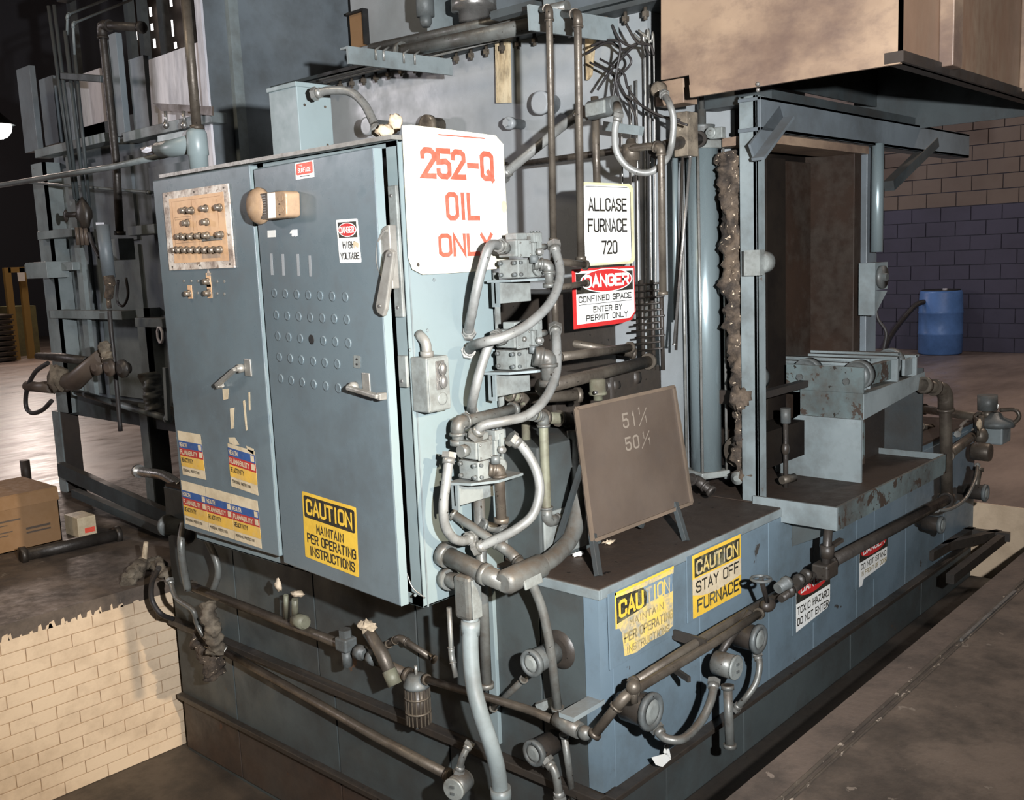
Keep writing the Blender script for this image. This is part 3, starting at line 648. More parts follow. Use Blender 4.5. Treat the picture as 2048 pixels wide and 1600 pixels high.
# hinged lock bar on the right flange
MB().box(2.03, 2.312, 1.40, 2.043, 2.35, 1.80).build('latch_bar', M['valve'], cb, bev=.003)
MB().box(2.03, 2.312, 1.18, 2.043, 2.35, 1.28).build('latch_bar', M['valve'], cb, bev=.003)
for zz in (1.77, 1.58, 1.43, 1.2):
    MB().lathe((2.031, 2.335, zz), (-1,0,0), [(0, .006), (.003, .005)], 8).build('rivet', M['steel'], cb)
# control plate on left door
f = Frame(*[(1.996, q.y, q.z) for q in Gx(1.995, (327, 386), (458, 369), (341, 541))])
f = Frame(f.o, f.o + V((0, f.R.y, 0)), f.o + V((0, 0, f.D.z)))
pl = MB().prism([f.p(0,0), f.p(0,1), f.p(1,1), f.p(1,0)], f.n*0.006).build('control_plate', M['plate'], cb, bev=.001, label='chipped cream control plate')
f.o = f.o + f.n*0.006
f.rect('plate_face', .10, .09, .93, .91, M['peach'], pl, 1)
g = surf('plate_print', (0.45,0.27,0.15), rough=.5, bump=0)
for u0, v0, u1, v1 in ((.14,.13,.88,.134),(.14,.13,.145,.80),(.45,.14,.455,.52),(.17,.33,.42,.335),(.17,.36,.42,.364),(.17,.33,.174,.36),(.42,.33,.424,.36),(.50,.40,.505,.52),(.83,.17,.835,.52),(.10,.60,.58,.605),(.15,.655,.88,.66),(.52,.80,.82,.81),(.52,.60,.525,.81)):
    f.rect('printed_line', u0, v0, u1, v1, g, pl, 2)
f.rect('grey_patch', .56, .60, .86, .66, M['handle'], pl, 2)
f.rect('grey_patch', .55, .80, .82, .87, surf('patch2', (0.50,0.36,0.25), bump=0), pl, 2)
for u in (.06, .50, .94):
    for v in (.045, .955): f.ell('screw', u, v, .012, .012, M['pipe'], pl, 2)
def button(p, par, r=.0125, proto={}):
    if 'b' not in proto:
        o = MB().lathe(p, (-1, 0, 0), [(0, r*1.15), (.006, r*1.15), (.006, r*.85), (.022, r*.85), (.024, r*.6)], 14).build('push_button', M['bell2'], par); proto['b'] = (o, V(p)); return o
    o, q = proto['b']
    c = o.copy(); COL.objects.link(c); b_ = V(o['_b']) + V(p) - q; c['_b'] = tuple(b_); c.parent = par; c.location = b_ - V(par['_b']); return c
M['bell2'] = surf('button_metal', (0.16,0.13,0.10), (0.34,0.27,0.20), dirt=(0.05,0.04,0.03), amt=.6, scale=30, rough=.32, metal=.5, bump=0)
for px, py in ((370,421),(383,421),(411,417),(439,415),(374,446),(413,444),(361,473),(370,474),(384,473),(399,472),(414,471),(442,469),(352,500),(361,500),(373,500),(386,500),(399,500),(413,500),(427,500),(440,499)):
    button(G(px+2, py, x=1.988), pl)
for px, py in ((417,563),(380,587),(419,586)):
    q = G(px, py, x=1.996); button(q, ld)
    MB().box(q.x - .0, q.y - .018, q.z - .02, q.x - .002, q.y + .012, q.z + .032).build('name_tab', M['peach'], ld)
for px, py in ((368,562),(383,562),(396,562),(435,563),(449,563),(396,586),(435,587),(449,588)):
    MB().lathe(G(px, py, x=1.9965), (-1,0,0), [(0, .006), (.002, .0055)], 8).build('hole_plug', M['handle'], ld)
q = G(417, 545, x=1.995)
MB().prism([q + V((0,.014,-.012)), q + V((0,-.014,-.012)), q + V((0,0,.016))], (-.001,0,0)).build('arrow_tab', M['plate'], ld)
# door handles
def door_handle(piv, end, plate_c, n, par):
    n = V(n)
    h = MB().obox(plate_c, V((0,0,.032)), n.cross(V((0,0,1)))*.02, n*.003).build('handle', M['handle'], par, bev=.002)
    MB().lathe(piv - n*.002, n, [(0, .016), (.022, .016), (.024, .010), (.032, .010)], 16).build('hub', M['handle'], h)
    a, e = V(piv) + n*.03, V(end) + n*.03
    MB().beam(a, e, .014, .022, n).build('lever', M['handle'], h, bev=.004)
    MB().obox(e - n*.012, n*.014, (e-a).normalized()*.009, n.cross(e-a).normalized()*.011).build('grip_end', M['handle'], h, bev=.003)
door_handle(G(486, 736, x=1.997), G(448, 769, x=1.997), G(496, 735, x=1.995), (-1,0,0), ld)
door_handle(RD(712, 773), RD(773, 791), RD(733, 766), RN, rd)
# round knockout plugs in the right door
rows_ = [([549,571,594,617,641,665,691], 586, 594), ([553,575,598,621,645,669,694], 630, 639), ([556,578,601,623,647,671,697], 672, 686), ([559,581,603,627,650,675], 714, 728), ([562,583,605,628,652,677], 757, 776)]
pp = None
for xs_, ya, yb in rows_:
    for i, px in enumerate(xs_):
        py = ya + (yb-ya)*i/(len(xs_)-1); c = RD(px, py)
        dark = px == 623
        if pp is None:
            pp = MB().lathe(c, RN, [(0, .0165), (.002, .0165), (.0035, .0135), (.0028, .011), (.0028, .004)], 18).build('knockout_plug', M['door'], rd); c0 = c
        elif dark: MB().lathe(c, RN, [(0, .0165), (.001, .0165), (.001, .013)], 18).build('open_knockout', M['black'], rd)
        else: copy_of(pp, c - c0, rd)
frd = lambda tl, tr, bl: Frame(RD(*tl, .0008), RD(*tr, .0008), RD(*bl, .0008))
MB().lathe(RD(697, 780), RN, [(0, .006), (.003, .005)], 8).build('rivet', M['steel'], rd)
ff = frd((708, 710), (721, 712), (708, 735)); o = ff.poly('lock_plate', rrect(0, 0, 1, 1, .2, .1), M['valve'], rd, 3, .0018)
for v in (.3, .7): ff.ell('lock_hole', .5, v, .16, .09, M['black'], rd, 4)
# faint rectangular tape marks and white scraps
for px, y0_, y1_ in ((540, 507, 550), (563, 508, 551), (593, 508, 552), (617, 511, 553)):
    fr = frd((px, y0_), (px+5, y0_), (px+2, y1_)); fr.rect('tape_mark', 0, 0, 1, 1, M['shell'], rd, 1)
for k_, (px, py) in enumerate(((535, 461), (579, 460))):
    fr = frd((px, py), (px+16, py-1), (px+.5, py+14))
    fr.poly('paper_scrap', [(0,0),(1,0),(1,1),(0,1)] if k_ == 0 else [(.15,.2),(.3,0),(1,0),(1,.9),(.75,1),(.6,.85),(.4,1),(.25,.8),(.3,.55),(0,.5)], S['white'], rd, 1)
# signal bell on the right door
bt = thing('signal_bell', 'dusty tan electric signal bell mounted across the door gap', 'bell', RD(575, 440))
MB().lathe(RD(540, 412), RN, [(0, .02), (.03, .02), (.03, .060), (.045, .062), (.062, .052), (.072, .030), (.075, .0)], 28).build('gong', M['bell'], bt)
fr = frd((543, 388), (600, 381), (545, 440))
MB().prism([fr.p(u, v, 0) for u, v in rrect(0, 0, 1, 1, .14, .14)], fr.n*.055).build('housing', M['bell'], bt, bev=.005)
fr.o = fr.o + fr.n*.0555
fr.poly('name_plate', rrect(-.02, .02, .37, .98, .04, .04), M['pipe'], bt, 2, .002)
for i in range(9): fr.rect('print_line', .03, .09 + i*.095, .32, .12 + i*.095, M['handle'], bt, 4)
fr.rect('pale_band', .39, .03, .66, .97, S['white'], bt, 2)
for v in (.28, .68): fr.ell('cap', .84, v, .09, .12, M['bell'], bt, 3, th=.002)
for v in (.48, .86): fr.ell('screw_hole', .80, v, .025, .03, M['black'], bt, 3)
# maker's red name plate
fr = frd((590, 327), (627, 320), (592, 360))
o = fr.rect('name_plate', 0, 0, 1, 1, S['white'], None, 1); tag(o, 'small red enamel name plate with script lettering on the right door', 'nameplate')
fr.poly('red_field', rrect(.06, .06, .94, .74, .06, .08), S['orange'], o, 2)
fr.text('The', .22, .14, .42, .27, S['white'], o, 3); fr.text('Surface', .16, .34, .84, .62, S['white'], o, 3, .01)
fr.rect('small_print', .25, .83, .75, .87, S['black'], o, 2)
# HIGH VOLTAGE
fr = frd((672, 440), (715, 437), (680, 526))
o = fr.poly('danger_sign', rrect(0, 0, 1, 1, .05, .03), S['white'], None, 1); tag(o, 'small white HIGH VOLTAGE danger label on the right cabinet door', 'sign')
fr.rect('black_field', .08, .06, .93, .42, S['black'], o, 2); fr.ell('white_ring', .5, .24, .42, .165, S['white'], o, 3); fr.ell('red_oval', .5, .24, .39, .145, S['red'], o, 4)
fr.text('DANGER', .16, .165, .84, .315, S['white'], o, 5, .02); fr.text('HIGH', .22, .50, .78, .67, S['black'], o, 2, .01); fr.text('VOLTAGE', .08, .76, .94, .92, S['black'], o, 2, .01)
fr.poly('torn_patch', [(.70,.55),(.80,.50),(.97,.56),(.94,.66),(.80,.62),(.74,.68)], S['cream'], o, 3)
# CAUTION MAINTAIN
fr = frd((604, 982), (712, 1015), (611, 1113))
o = fr.poly('caution_sign', rrect(0, 0, 1, 1, .02, .02), S['yellow'], None, 1); tag(o, 'yellow CAUTION MAINTAIN PER OPERATING INSTRUCTIONS sign low on the right door', 'sign')
fr.poly('black_field', rrect(.03, .05, .97, .38, .03, .03), S['black'], o, 2)
fr.text('CAUTION', .07, .09, .93, .33, S['yellow'], o, 3, .015)
fr.text('MAINTAIN', .25, .44, .76, .58, S['black'], o, 2, .01); fr.text('PER OPERATING', .06, .61, .97, .76, S['black'], o, 2, .01); fr.text('INSTRUCTIONS', .10, .80, .94, .95, S['black'], o, 2, .01)
# hazard rating labels on the left door
def hazard(tl, tr, bl, label, group=None, torn=False):
    fr = Frame(*Gx(1.9955, tl, tr, bl))
    o = fr.rect('hazard_label', 0, .14 if torn else 0, 1, 1, S['cream'], None, 1); tag(o, label, 'label')
    fr.rect('blue_band', 0, .22, 1, .385, S['blue'], o, 2); fr.rect('red_band', 0, .385, 1, .56, S['lred'], o, 2); fr.rect('yellow_band', 0, .56, 1, .80, S['lyellow'], o, 2)
    for v, m_ in ((.24, S['cream']), (.405, S['cream'])): fr.rect('rating_box', .84, v, .96, v+.12, m_, o, 3)
    fr.text('HEALTH', .03, .255, .36, .35, S['cream'], o, 3, .02); fr.text('FLAMMABILITY', .03, .42, .76, .525, S['cream'], o, 3, .02)
    fr.text('REACTIVITY', .04, .60, .55, .70, S['black'], o, 3, .02); fr.text('PERSONAL PROTECTION', .06, .85, .76, .91, S['black'], o, 3)
    if torn: 
        for uv in ([(.05,.02),(.3,-.02),(.45,.1),(.25,.14),(.08,.12)], [(.7,.08),(.98,.1),(.95,.22),(.75,.16)]): fr.poly('torn_scrap', uv, S['cream'], o, 1)
    return o
hazard((355, 861), (401, 869), (366, 949), 'hazard rating label in the upper left, alone near the hinge side')
hazard((454, 872), (508, 888), (463, 972), 'torn hazard rating label in the upper right below the handle', torn=True)
a_, b_, c_, d_ = V((362, 960)), V((516, 1003)), V((371, 1045)), V((522, 1097))
nm = ['leftmost hazard rating label of the bottom row of three', 'middle hazard rating label of the bottom row of three', 'rightmost hazard rating label of the bottom row of three']
tl0, tr0, bl0 = Gx(1.9955, (362, 960), (516, 1002), (371, 1047))
for i in range(3):
    R_ = (tr0-tl0)/3
    def GxL(tl, tr, bl): return None
    fr_tl = tl0 + R_*i; _G = Gx
    def Gx_(x, *a): return [fr_tl, fr_tl + R_*.985, fr_tl + (bl0-tl0)]
    Gx, _k = Gx_, Gx
    hazard(None, None, None, nm[i]); Gx = _k
# scraps of peeled stickers on the left door
for pts in (((445,778),(458,777),(456,798),(447,800)), ((460,817),(469,815),(467,857),(462,858)), ((486,802),(490,800),(495,860),(492,862)), ((497,785),(500,784),(501,820),(498,821))):
    MB().prism([G(a, b, x=1.9952) for a, b in pts], (-.0006, 0, 0)).build('sticker_scrap', S['cream'], ld)
# ------------------------------------------------------------------ disconnect handle
dh = thing('disconnect_switch', 'worn metal disconnect switch with half-round plate and drop lever', 'switch', (1.95, 2.31, 1.2))
xp = 1.955
c = G(781, 514, x=xp); pts = []
for i in range(17):
    a = math.radians(90 + 180*i/16); pts.append((xp, c.y - .072*math.cos(a), c.z + .095*math.sin(a)))
MB().prism(pts, (.03, 0, 0)).build('half_round_plate', M['handle'], dh, bev=.004)
MB().tube([(xp - .004, c.y - .058*math.cos(math.radians(90+180*i/16)), c.z + .078*math.sin(math.radians(90+180*i/16))) for i in range(17)], .004, 6).build('raised_rim', M['handle'], dh)
l0, l1 = G(787, 510, x=xp - .02), G(768, 618, x=xp - .02)
MB().prism([l0 + V((0,.018,.008)), l0 + V((0,0,.02)), l0 + V((0,-.018,.008)), l1 + V((0,-.024,0)), l1 + V((0,-.010,-.022)), l1 + V((0,.016,-.010)), l1 + V((0,.022,.01))], (-.016, 0, 0)).build('lever', M['handle'], dh, bev=.004)
MB().lathe(l0 + V((-.016, 0, 0)), (-1,0,0), [(0,.006),(.003,.005)], 8).build('rivet', M['steel'], dh)
MB().lathe(l1 + V((-.016, 0, .01)), (-1,0,0), [(0,.006),(.003,.005)], 8).build('rivet', M['steel'], dh)
MB().box(xp + .03, 2.325, c.z - .05, 2.045, 2.345, c.z + .05).build('mount', M['valve'], dh)
# ------------------------------------------------------------------ switch box on the cabinet side
ys = 2.235
tl, tr, bl, br = Gy(ys, (852, 716), (896, 707), (858, 830), (899, 822))
sb = thing('switch_box', 'grey metal push-button box with a lever switch on the cabinet side', 'switch box', (tl.x, ys, br.z))
MB().box(tl.x, ys, bl.z + .005, tr.x, CY - .001, tl.z).build('case', M['valve'], sb, bev=.005)
MB().box(tl.x + .003, ys - .004, bl.z + .01, tr.x - .003, ys, tl.z - .004).build('cover', M['valve'], sb, bev=.002)
q = G(879, 750, y=ys)
MB().box(q.x - .020, ys - .007, q.z - .045, q.x + .018, ys - .003, q.z + .045).build('switch_plate', M['steel'], sb, bev=.002)
for dz in (-.02, .02): MB().ball((q.x, ys - .016, q.z + dz), (.014, .012, .022), 10).build('boot', M['steel'], sb)
q = G(883, 797, y=ys); MB().lathe((q.x, ys - .003, q.z), (0,-1,0), [(0,.02),(.003,.02),(.003,.015)], 18).build('knockout_plug', M['valve'], sb)
q = G(853, 690, y=2.27)
MB().tube(fillet([(q.x, 2.27, tl.z - .005), (q.x, 2.27, tl.z + .045), (q.x - .0, 2.305, tl.z + .07)], .02), .016, 12).cyl((q.x, 2.27, tl.z + .0), (q.x, 2.27, tl.z + .016), .021).build('elbow', M['handle'], sb)
# ------------------------------------------------------------------ grey junction box on the cabinet top
c0 = G(597, 240, x=2.14); l = G(541, 240, x=2.14); r = G(665, 240, y=c0.y)
ztp = (G(591, 163, x=2.14).z)
jb = thing('junction_box', 'plain grey sheet-metal junction box standing on top of the cabinet', 'box', (2.14, c0.y, 1.948))
MB().box(2.14, c0.y, 1.948, r.x, l.y, ztp - .01).build('case', M['cab'], jb, bev=.003)
MB().box(2.134, c0.y - .006, ztp - .016, r.x + .004, l.y + .004, ztp).build('lid', M['cab'], jb, bev=.002)
for px, py in ((609, 210), (650, 214), (655, 290)): MB().lathe(G(px, py, y=c0.y), (0,-1,0), [(0,.005),(.003,.004)], 8).build('screw', M['pipe'], jb)
# ------------------------------------------------------------------ 252-Q sign
ysg = 2.295
tl, tr, bl = Gy(ysg, (800, 250), (1006, 268), (822, 547))
br = G(1004, 538, y=ysg); zt = 1.965; zb = 1.527
fr = Frame((tl.x, ysg, zt + .01), (tr.x, ysg, zt + .01), (tl.x + .005, ysg, zb))
sg = thing('oil_sign', 'large white sign with red lettering 252-Q OIL ONLY', 'sign', (tl.x, ysg, zb))
fr.poly('panel', [(.02,.0),(.10,-.01),(.55,.0),(.92,.01),(1,.07),(1.0,.93),(.90,.985),(.55,1.0),(.12,1.0),(.03,.96),(0,.88)], surf('sign_edge', (0.74,0.68,0.48), (0.8,0.78,0.66), dirt=(0.5,0.40,0.2), amt=.6, scale=9, rough=.5, bump=.05), sg, 0, .003, bev=.001)
fr.poly('white_face', [(.03,.02),(.10,.012),(.55,.02),(.88,.03),(.955,.08),(.95,.89),(.7,.865),(.45,.88),(.25,.86),(.02,.90),(.015,.5)], S['white'], sg, 1)
fr.poly('grey_lower_film', [(.02,.90),(.25,.86),(.45,.88),(.7,.865),(.95,.89),(.88,.97),(.55,.985),(.12,.985),(.04,.95)], surf('dirty_film', (0.50,0.50,0.44), (0.62,0.60,0.48), bump=0), sg, 1)
fr.text('252-Q', .16, .13, .88, .345, S['orange'], sg, 3, .02); fr.text('OIL', .37, .43, .71, .63, S['orange'], sg, 3, .02); fr.text('ONLY', .28, .72, .83, .885, S['orange'], sg, 3, .02)
fr.rect('red_dash', .34, .035, .80, .045, S['orange'], sg, 3)
fr.ell('tape_spot', .97, .53, .03, .045, S['cream'], sg, 2)
fr.ell('screw', .08, .93, .012, .014, M['pipe'], sg, 3)
# ------------------------------------------------------------------ ALLCASE sign and DANGER confined space sign on a post
yq = 2.35
fr = yfx(yq, (1159, 366), (1266, 366), (1155, 537)); z_ = G(1210, 530, y=yq).z; fr.D = V((0,0,z_ - fr.o.z))
sa = thing('furnace_sign', 'upright white sign with thin black lettering ALLCASE FURNACE 720', 'sign', fr.p(0,1))
fr.poly('panel', rrect(0,0,1,1,.09,.07), surf('sign_cream_edge', (0.74,0.68,0.36), (0.8,0.76,0.5), bump=0), sa, 0, .002); fr.poly('white_face', rrect(.05,.03,.93,.97,.08,.06), S['white'], sa, 1)
for u0,v0,u1,v1 in ((.10,.045,.88,.052),(.045,.1,.055,.92),(.93,.1,.94,.92)): fr.rect('border_line', u0,v0,u1,v1, S['black'], sa, 2)
fr.text('ALLCASE', .14, .18, .86, .345, S['black'], sa, 2); fr.text('FURNACE', .12, .43, .86, .60, S['black'], sa, 2); fr.text('720', .36, .70, .66, .87, S['black'], sa, 2)
fr = yfx(yq - .004, (1144, 538), (1269, 532), (1145, 665)); fr.D = V((0,0,1.29 - fr.o.z))
sd = thing('danger_sign', 'DANGER CONFINED SPACE ENTER BY PERMIT ONLY sign with red border', 'sign', fr.p(0,1))
fr.poly('panel', [(0,0),(1,0),(1,.82),(.93,.96),(.75,1),(0,1)], S['red'], sd, 0, .002)
fr.poly('white_face', [(.05,.04),(.98,.04),(.98,.82),(.90,.92),(.05,.93)], S['white'], sd, 1)
fr.rect('black_field', .05, .08, .96, .42, S['black'], sd, 2); fr.ell('white_ring', .53, .22, .42, .205, S['white'], sd, 3); fr.ell('red_oval', .53, .22, .40, .19, S['red'], sd, 4)
fr.text('DANGER', .17, .11, .89, .33, S['white'], sd, 5, .035)
fr.text('CONFINED SPACE', .08, .46, .93, .57, S['black'], sd, 2, .02); fr.rect('rule', .08, .60, .93, .61, S['black'], sd, 2)
fr.text('ENTER BY', .30, .65, .77, .755, S['black'], sd, 2, .02); fr.text('PERMIT ONLY', .19, .79, .86, .895, S['black'], sd, 2, .02)
sp = tag(MB().cyl((fr.p(.5,0).x + .0, yq + .02, 1.75), (fr.p(.5,0).x, yq + .02, 2.16), .015).box(fr.p(.5,0).x - .015, yq + .003, 1.3, fr.p(.5,0).x + .015, yq + .01, 1.8).build('sign_post', M['pipe']), 'brown pipe post behind the ALLCASE FURNACE sign', 'post')
# ------------------------------------------------------------------ signs on the tank side
ysd = YT - .014
def wornmat(nm, col, worn, thr, sc): 
    return flat(nm, col, .4, wear=thr, wearscale=sc)
def tank_sign(name, q, label, back=True):
    fr = yfx(ysd, *q)
    o = thing(name, label, 'sign', fr.p(0, 1))
    if back: fr.poly('backing_plate', [(-.10,-.02),(1,-.02),(1,1.03),(-.10,1.03)], M['tank'], o, 0, .005, bev=.001)
    return fr, o
wy = surf('worn_yellow', (0.74,0.52,0.10), (0.66,0.50,0.25), dirt=(0.12,0.19,0.25), amt=.95, scale=13, rough=.4, bump=.03)
wb = surf('worn_black', (0.03,0.028,0.02), (0.03,0.028,0.02), dirt=(0.30,0.28,0.16), amt=.7, scale=16, rough=.45, bump=.03)
wt = surf('faded_print', (0.20,0.16,0.08), (0.30,0.24,0.12), dirt=(0.5,0.38,0.14), amt=.7, scale=20, bump=0)
wp = surf('bared_paint', (0.13,0.20,0.27), (0.16,0.23,0.29), dirt=(0.5,0.42,0.25), amt=.35, scale=18, bump=0)
fr, o = tank_sign('caution_sign', ((1229, 1185), (1347, 1133), (1232, 1330)), 'badly worn yellow CAUTION PER OPERATING sign nearest the tank corner')
fr.D = V((0,0, -abs(fr.D.z)))
fr.poly('yellow_face', [(0,0),(1,0),(1,.10),(.96,.12),(.98,.30),(.97,.88),(.80,.94),(.55,.93),(.32,.98),(.13,.94),(.10,.60),(.06,.52),(0,.50)], wy, o, 1)
fr.rect('bared_band', .30, .10, .97, .36, wp, o, 2)
fr.poly('black_field', [(.02,.07),(.45,.10),(.52,.20),(.50,.38),(.02,.44)], wb, o, 3); fr.rect('yellow_border', 0, 0, 1, .035, S['yellow'], o, 2); fr.rect('yellow_border', 0, 0, .02, .5, S['yellow'], o, 2)
fr.text('CAU', .05, .13, .46, .38, S['yellow'], o, 4, .02); fr.text('TION', .50, .13, .92, .36, wy, o, 4, .0)
fr.text('MAINTAIN', .22, .45, .80, .56, wt, o, 3); fr.text('PER OPERATING', .13, .62, .97, .76, wt, o, 3, .01); fr.text('INSTRUCTIONS', .16, .82, .90, .93, wt, o, 3)
fr, o = tank_sign('caution_sign', ((1384, 1112), (1481, 1068), (1383, 1240)), 'worn yellow CAUTION STAY OFF FURNACE sign on the tank side')
fr.poly('yellow_face', rrect(0,0,1,1,.01,.01), S['yellow'], o, 1)
fr.poly('faded_band', [(0,.38),(1,.40),(1,.68),(.5,.74),(.2,.70),(0,.62)], S['cream'], o, 2)
fr.rect('black_field', .04, .06, .97, .36, wb, o, 2); fr.text('CAUTION', .07, .10, .94, .33, wy, o, 3, .015)
fr.text('STAY OFF', .06, .43, .95, .62, S['black'], o, 3, .005); fr.text('FURNACE', .08, .72, .95, .93, wb, o, 3, .01)
fr, o = tank_sign('danger_sign', ((1592, 1165), (1660, 1132), (1592, 1265)), 'white and red TOXIC HAZARD DO NOT ENTER sign half behind the drain pipe')
fr.poly('white_face', [(0,0),(1,0),(1,.80),(.95,.83),(.93,.90),(0,1)], S['white'], o, 1)
fr.rect('black_field', 0, 0, 1, .42, S['black'], o, 2); fr.ell('red_oval', .5, .16, .46, .20, S['red'], o, 3); fr.text('DANGER', .12, .07, .88, .25, S['white'], o, 4, .02)
fr.text('TOXIC HAZARD', .03, .50, .97, .66, S['black'], o, 2, .01); fr.text('DO NOT ENTER', .03, .73, .95, .89, S['black'], o, 2, .01)
fr, o = tank_sign('danger_sign', ((1719, 1092), (1775, 1063), (1718, 1175)), 'small torn white and red DO NOT STAND IN FRONT OF DOOR sign')
fr.poly('white_face', [(0,0),(1,0),(.98,.72),(.9,.80),(.5,.84),(.15,.86),(.10,1),(0,1)], S['white'], o, 1)
fr.rect('black_field', 0, 0, 1, .40, S['black'], o, 2); fr.ell('red_oval', .5, .17, .46, .19, S['red'], o, 3); fr.text('DANGER', .12, .08, .88, .26, S['white'], o, 4, .02)
fr.text('DO NOT STAND', .05, .46, .95, .60, S['black'], o, 2, .01); fr.text('IN FRONT OF DOOR', .05, .65, .97, .77, wt, o, 2, .01)
# ------------------------------------------------------------------ pipes, conduits, hoses
def pipe(name, label, cat, pts, r, mat, corner=None, ends=True, group=None, straight=False, n=12, emat=None, fit='elbow'):
    pts = [V(p) for p in pts]; emat = emat or mat
    rad = corner if corner is not None else r*2.4
    if len(pts) == 2 and not ends:
        return tag(MB().tube(pts, r, n).build(name, mat), label, cat, group)
    t = thing(name, label, cat, min(pts, key=lambda p: p.z), group)
    MB().tube(fillet(pts, rad) if len(pts) > 2 else pts, r, n).build('tube', mat, t)
    for i in range(1, len(pts)-1):
        a, b, c = pts[i-1], pts[i], pts[i+1]
        d0, d1 = (a-b).normalized(), (c-b).normalized()
        if d0.dot(d1) < -0.93: continue
        e = min(rad*1.25, (a-b).length*.5, (c-b).length*.5)
        q = fillet([b + d0*e, b, b + d1*e], e, 6)
        mb = MB().tube(q, r*1.22, n)
        for p, d in ((q[0], d0), (q[-1], d1)): mb.tube([p - d*r*.25, p + d*r*.25], r*1.42, n)
        mb.build(fit, emat, t)
    if ends:
        for p, q in ((pts[0], pts[1]), (pts[-1], pts[-2])):
            d = (q-p).normalized(); MB().tube([p, p + d*r*.9], r*1.4, n).build('collar', emat, t)
    return t
def hose(name, label, cat, pts, r, mat, nut=True, ribs=False, group=None, n=10, k=8, nutmat=None):
    q = spline(pts, k)
    if ribs:
        q = spline(pts, k*5); rr = [r*(1 + (.05 if i % 2 else -.03)) for i in range(len(q))]
    else: rr = r
    if not nut: return tag(MB().tube(q, rr, n).build(name, mat), label, cat, group)
    t = thing(name, label, cat, min([V(p) for p in pts], key=lambda p: p.z), group)
    MB().tube(q, rr, n).build('tube', mat, t)
    for p, d in ((q[0], (q[1]-q[0]).normalized()), (q[-1], (q[-2]-q[-1]).normalized())):
        MB().hexn(p - d*r*.3, d, r*1.65, r*1.1).tube([p + d*r*.8, p + d*r*2.0], r*1.28, n).build('gland_nut', nutmat or M['steel2'], t)
    return t
M['steel2'] = surf('gland_steel', (0.36,0.36,0.34), (0.27,0.27,0.25), dirt=(0.12,0.10,0.07), amt=.5, scale=14, rough=.32, metal=.6, bump=.05, dust=.3)
def mix(planes, pts, axis='y'):
    "one plane value per photo point"
    return [G(a, b, **{axis: v}) for (a, b), v in zip(pts, planes)]
fl = 'flexible conduit'
# flexible conduits between valves and cabinet side
hose('flexible_conduit', 'short grey flexible conduit curving down left of the top valve', fl, mix((2.20,2.17,2.18,2.20,2.23,2.27,2.302), ((1003,492),(980,492),(963,540),(951,590),(943,630),(938,655),(937,668))), .0155, M['flex'], ribs=True)
hose('flexible_conduit', 'long grey flexible conduit sweeping from the top valve pipe across to the cabinet side', fl, mix((2.17,2.12,2.08,2.06,2.08,2.14,2.23,2.30), ((1107,488),(1120,545),(1104,600),(1060,646),(1010,673),(965,685),(945,692),(936,704))), .0155, M['flex'], ribs=True)
hose('flexible_conduit', 'grey flexible conduit hanging from the middle valve down to the cabinet side', fl, mix((2.20,2.17,2.18,2.2,2.24,2.28,2.302), ((995,672),(980,685),(962,735),(950,780),(944,808),(944,820),(943,826))), .0155, M['flex'], ribs=True)
hose('flexible_conduit', 'grey flexible conduit looping from the middle valve pipe down to the bottom valve', fl, mix((2.17,2.12,2.08,2.06,2.06,2.08,2.12,2.15), ((1110,655),(1113,690),(1112,745),(1092,795),(1055,830),(1005,843),(965,852),(950,872))), .0155, M['flex'], ribs=True)
hose('flexible_conduit', 'wide round loop of grey flexible conduit right of the bottom valve', fl, mix((2.12,2.10,2.07,2.05,2.06,2.10,2.16,2.22), ((1022,876),(1046,895),(1072,940),(1079,985),(1065,1030),(1030,1060),(990,1080),(950,1098))), .016, M['flex'], ribs=True)
hose('flexible_conduit', 'grey flexible conduit hanging in a U from the bottom valve along the cabinet side', fl, mix((2.20,2.19,2.19,2.2,2.21,2.22,2.24), ((899,908),(893,960),(887,1010),(890,1050),(905,1075),(925,1082),(943,1075))), .0155, M['flex'], ribs=True)
hose('flexible_conduit', 'grey flexible conduit arching from the junction box to the cabinet top', fl, [G(628,188,y=2.84), G(660,181,y=2.78), G(700,184,y=2.70), G(728,208,y=2.62), G(745,240,y=2.55), G(755,262,y=2.50)], .014, M['flex'], ribs=True)
hose('flexible_conduit', 'long grey flexible conduit rising behind the signs to the oval fitting', fl, [G(1005,352,x=3.0), G(1045,318,x=3.02), G(1090,281,x=3.05), G(1130,248,x=3.05), G(1167,225,x=3.05)], .019, M['flex'])
hose('flexible_conduit', 'hanging U loop of grey flexible conduit right of the ALLCASE sign', fl, [G(1237,228,x=3.0), G(1230,262,x=3.0), G(1234,305,x=3.02), G(1260,337,x=3.05), G(1298,345,x=3.1), G(1330,322,x=3.15), G(1343,290,x=3.2), G(1347,240,x=3.2), G(1340,210,x=3.2), G(1328,188,x=3.25)], .0125, M['flex'], ribs=True)
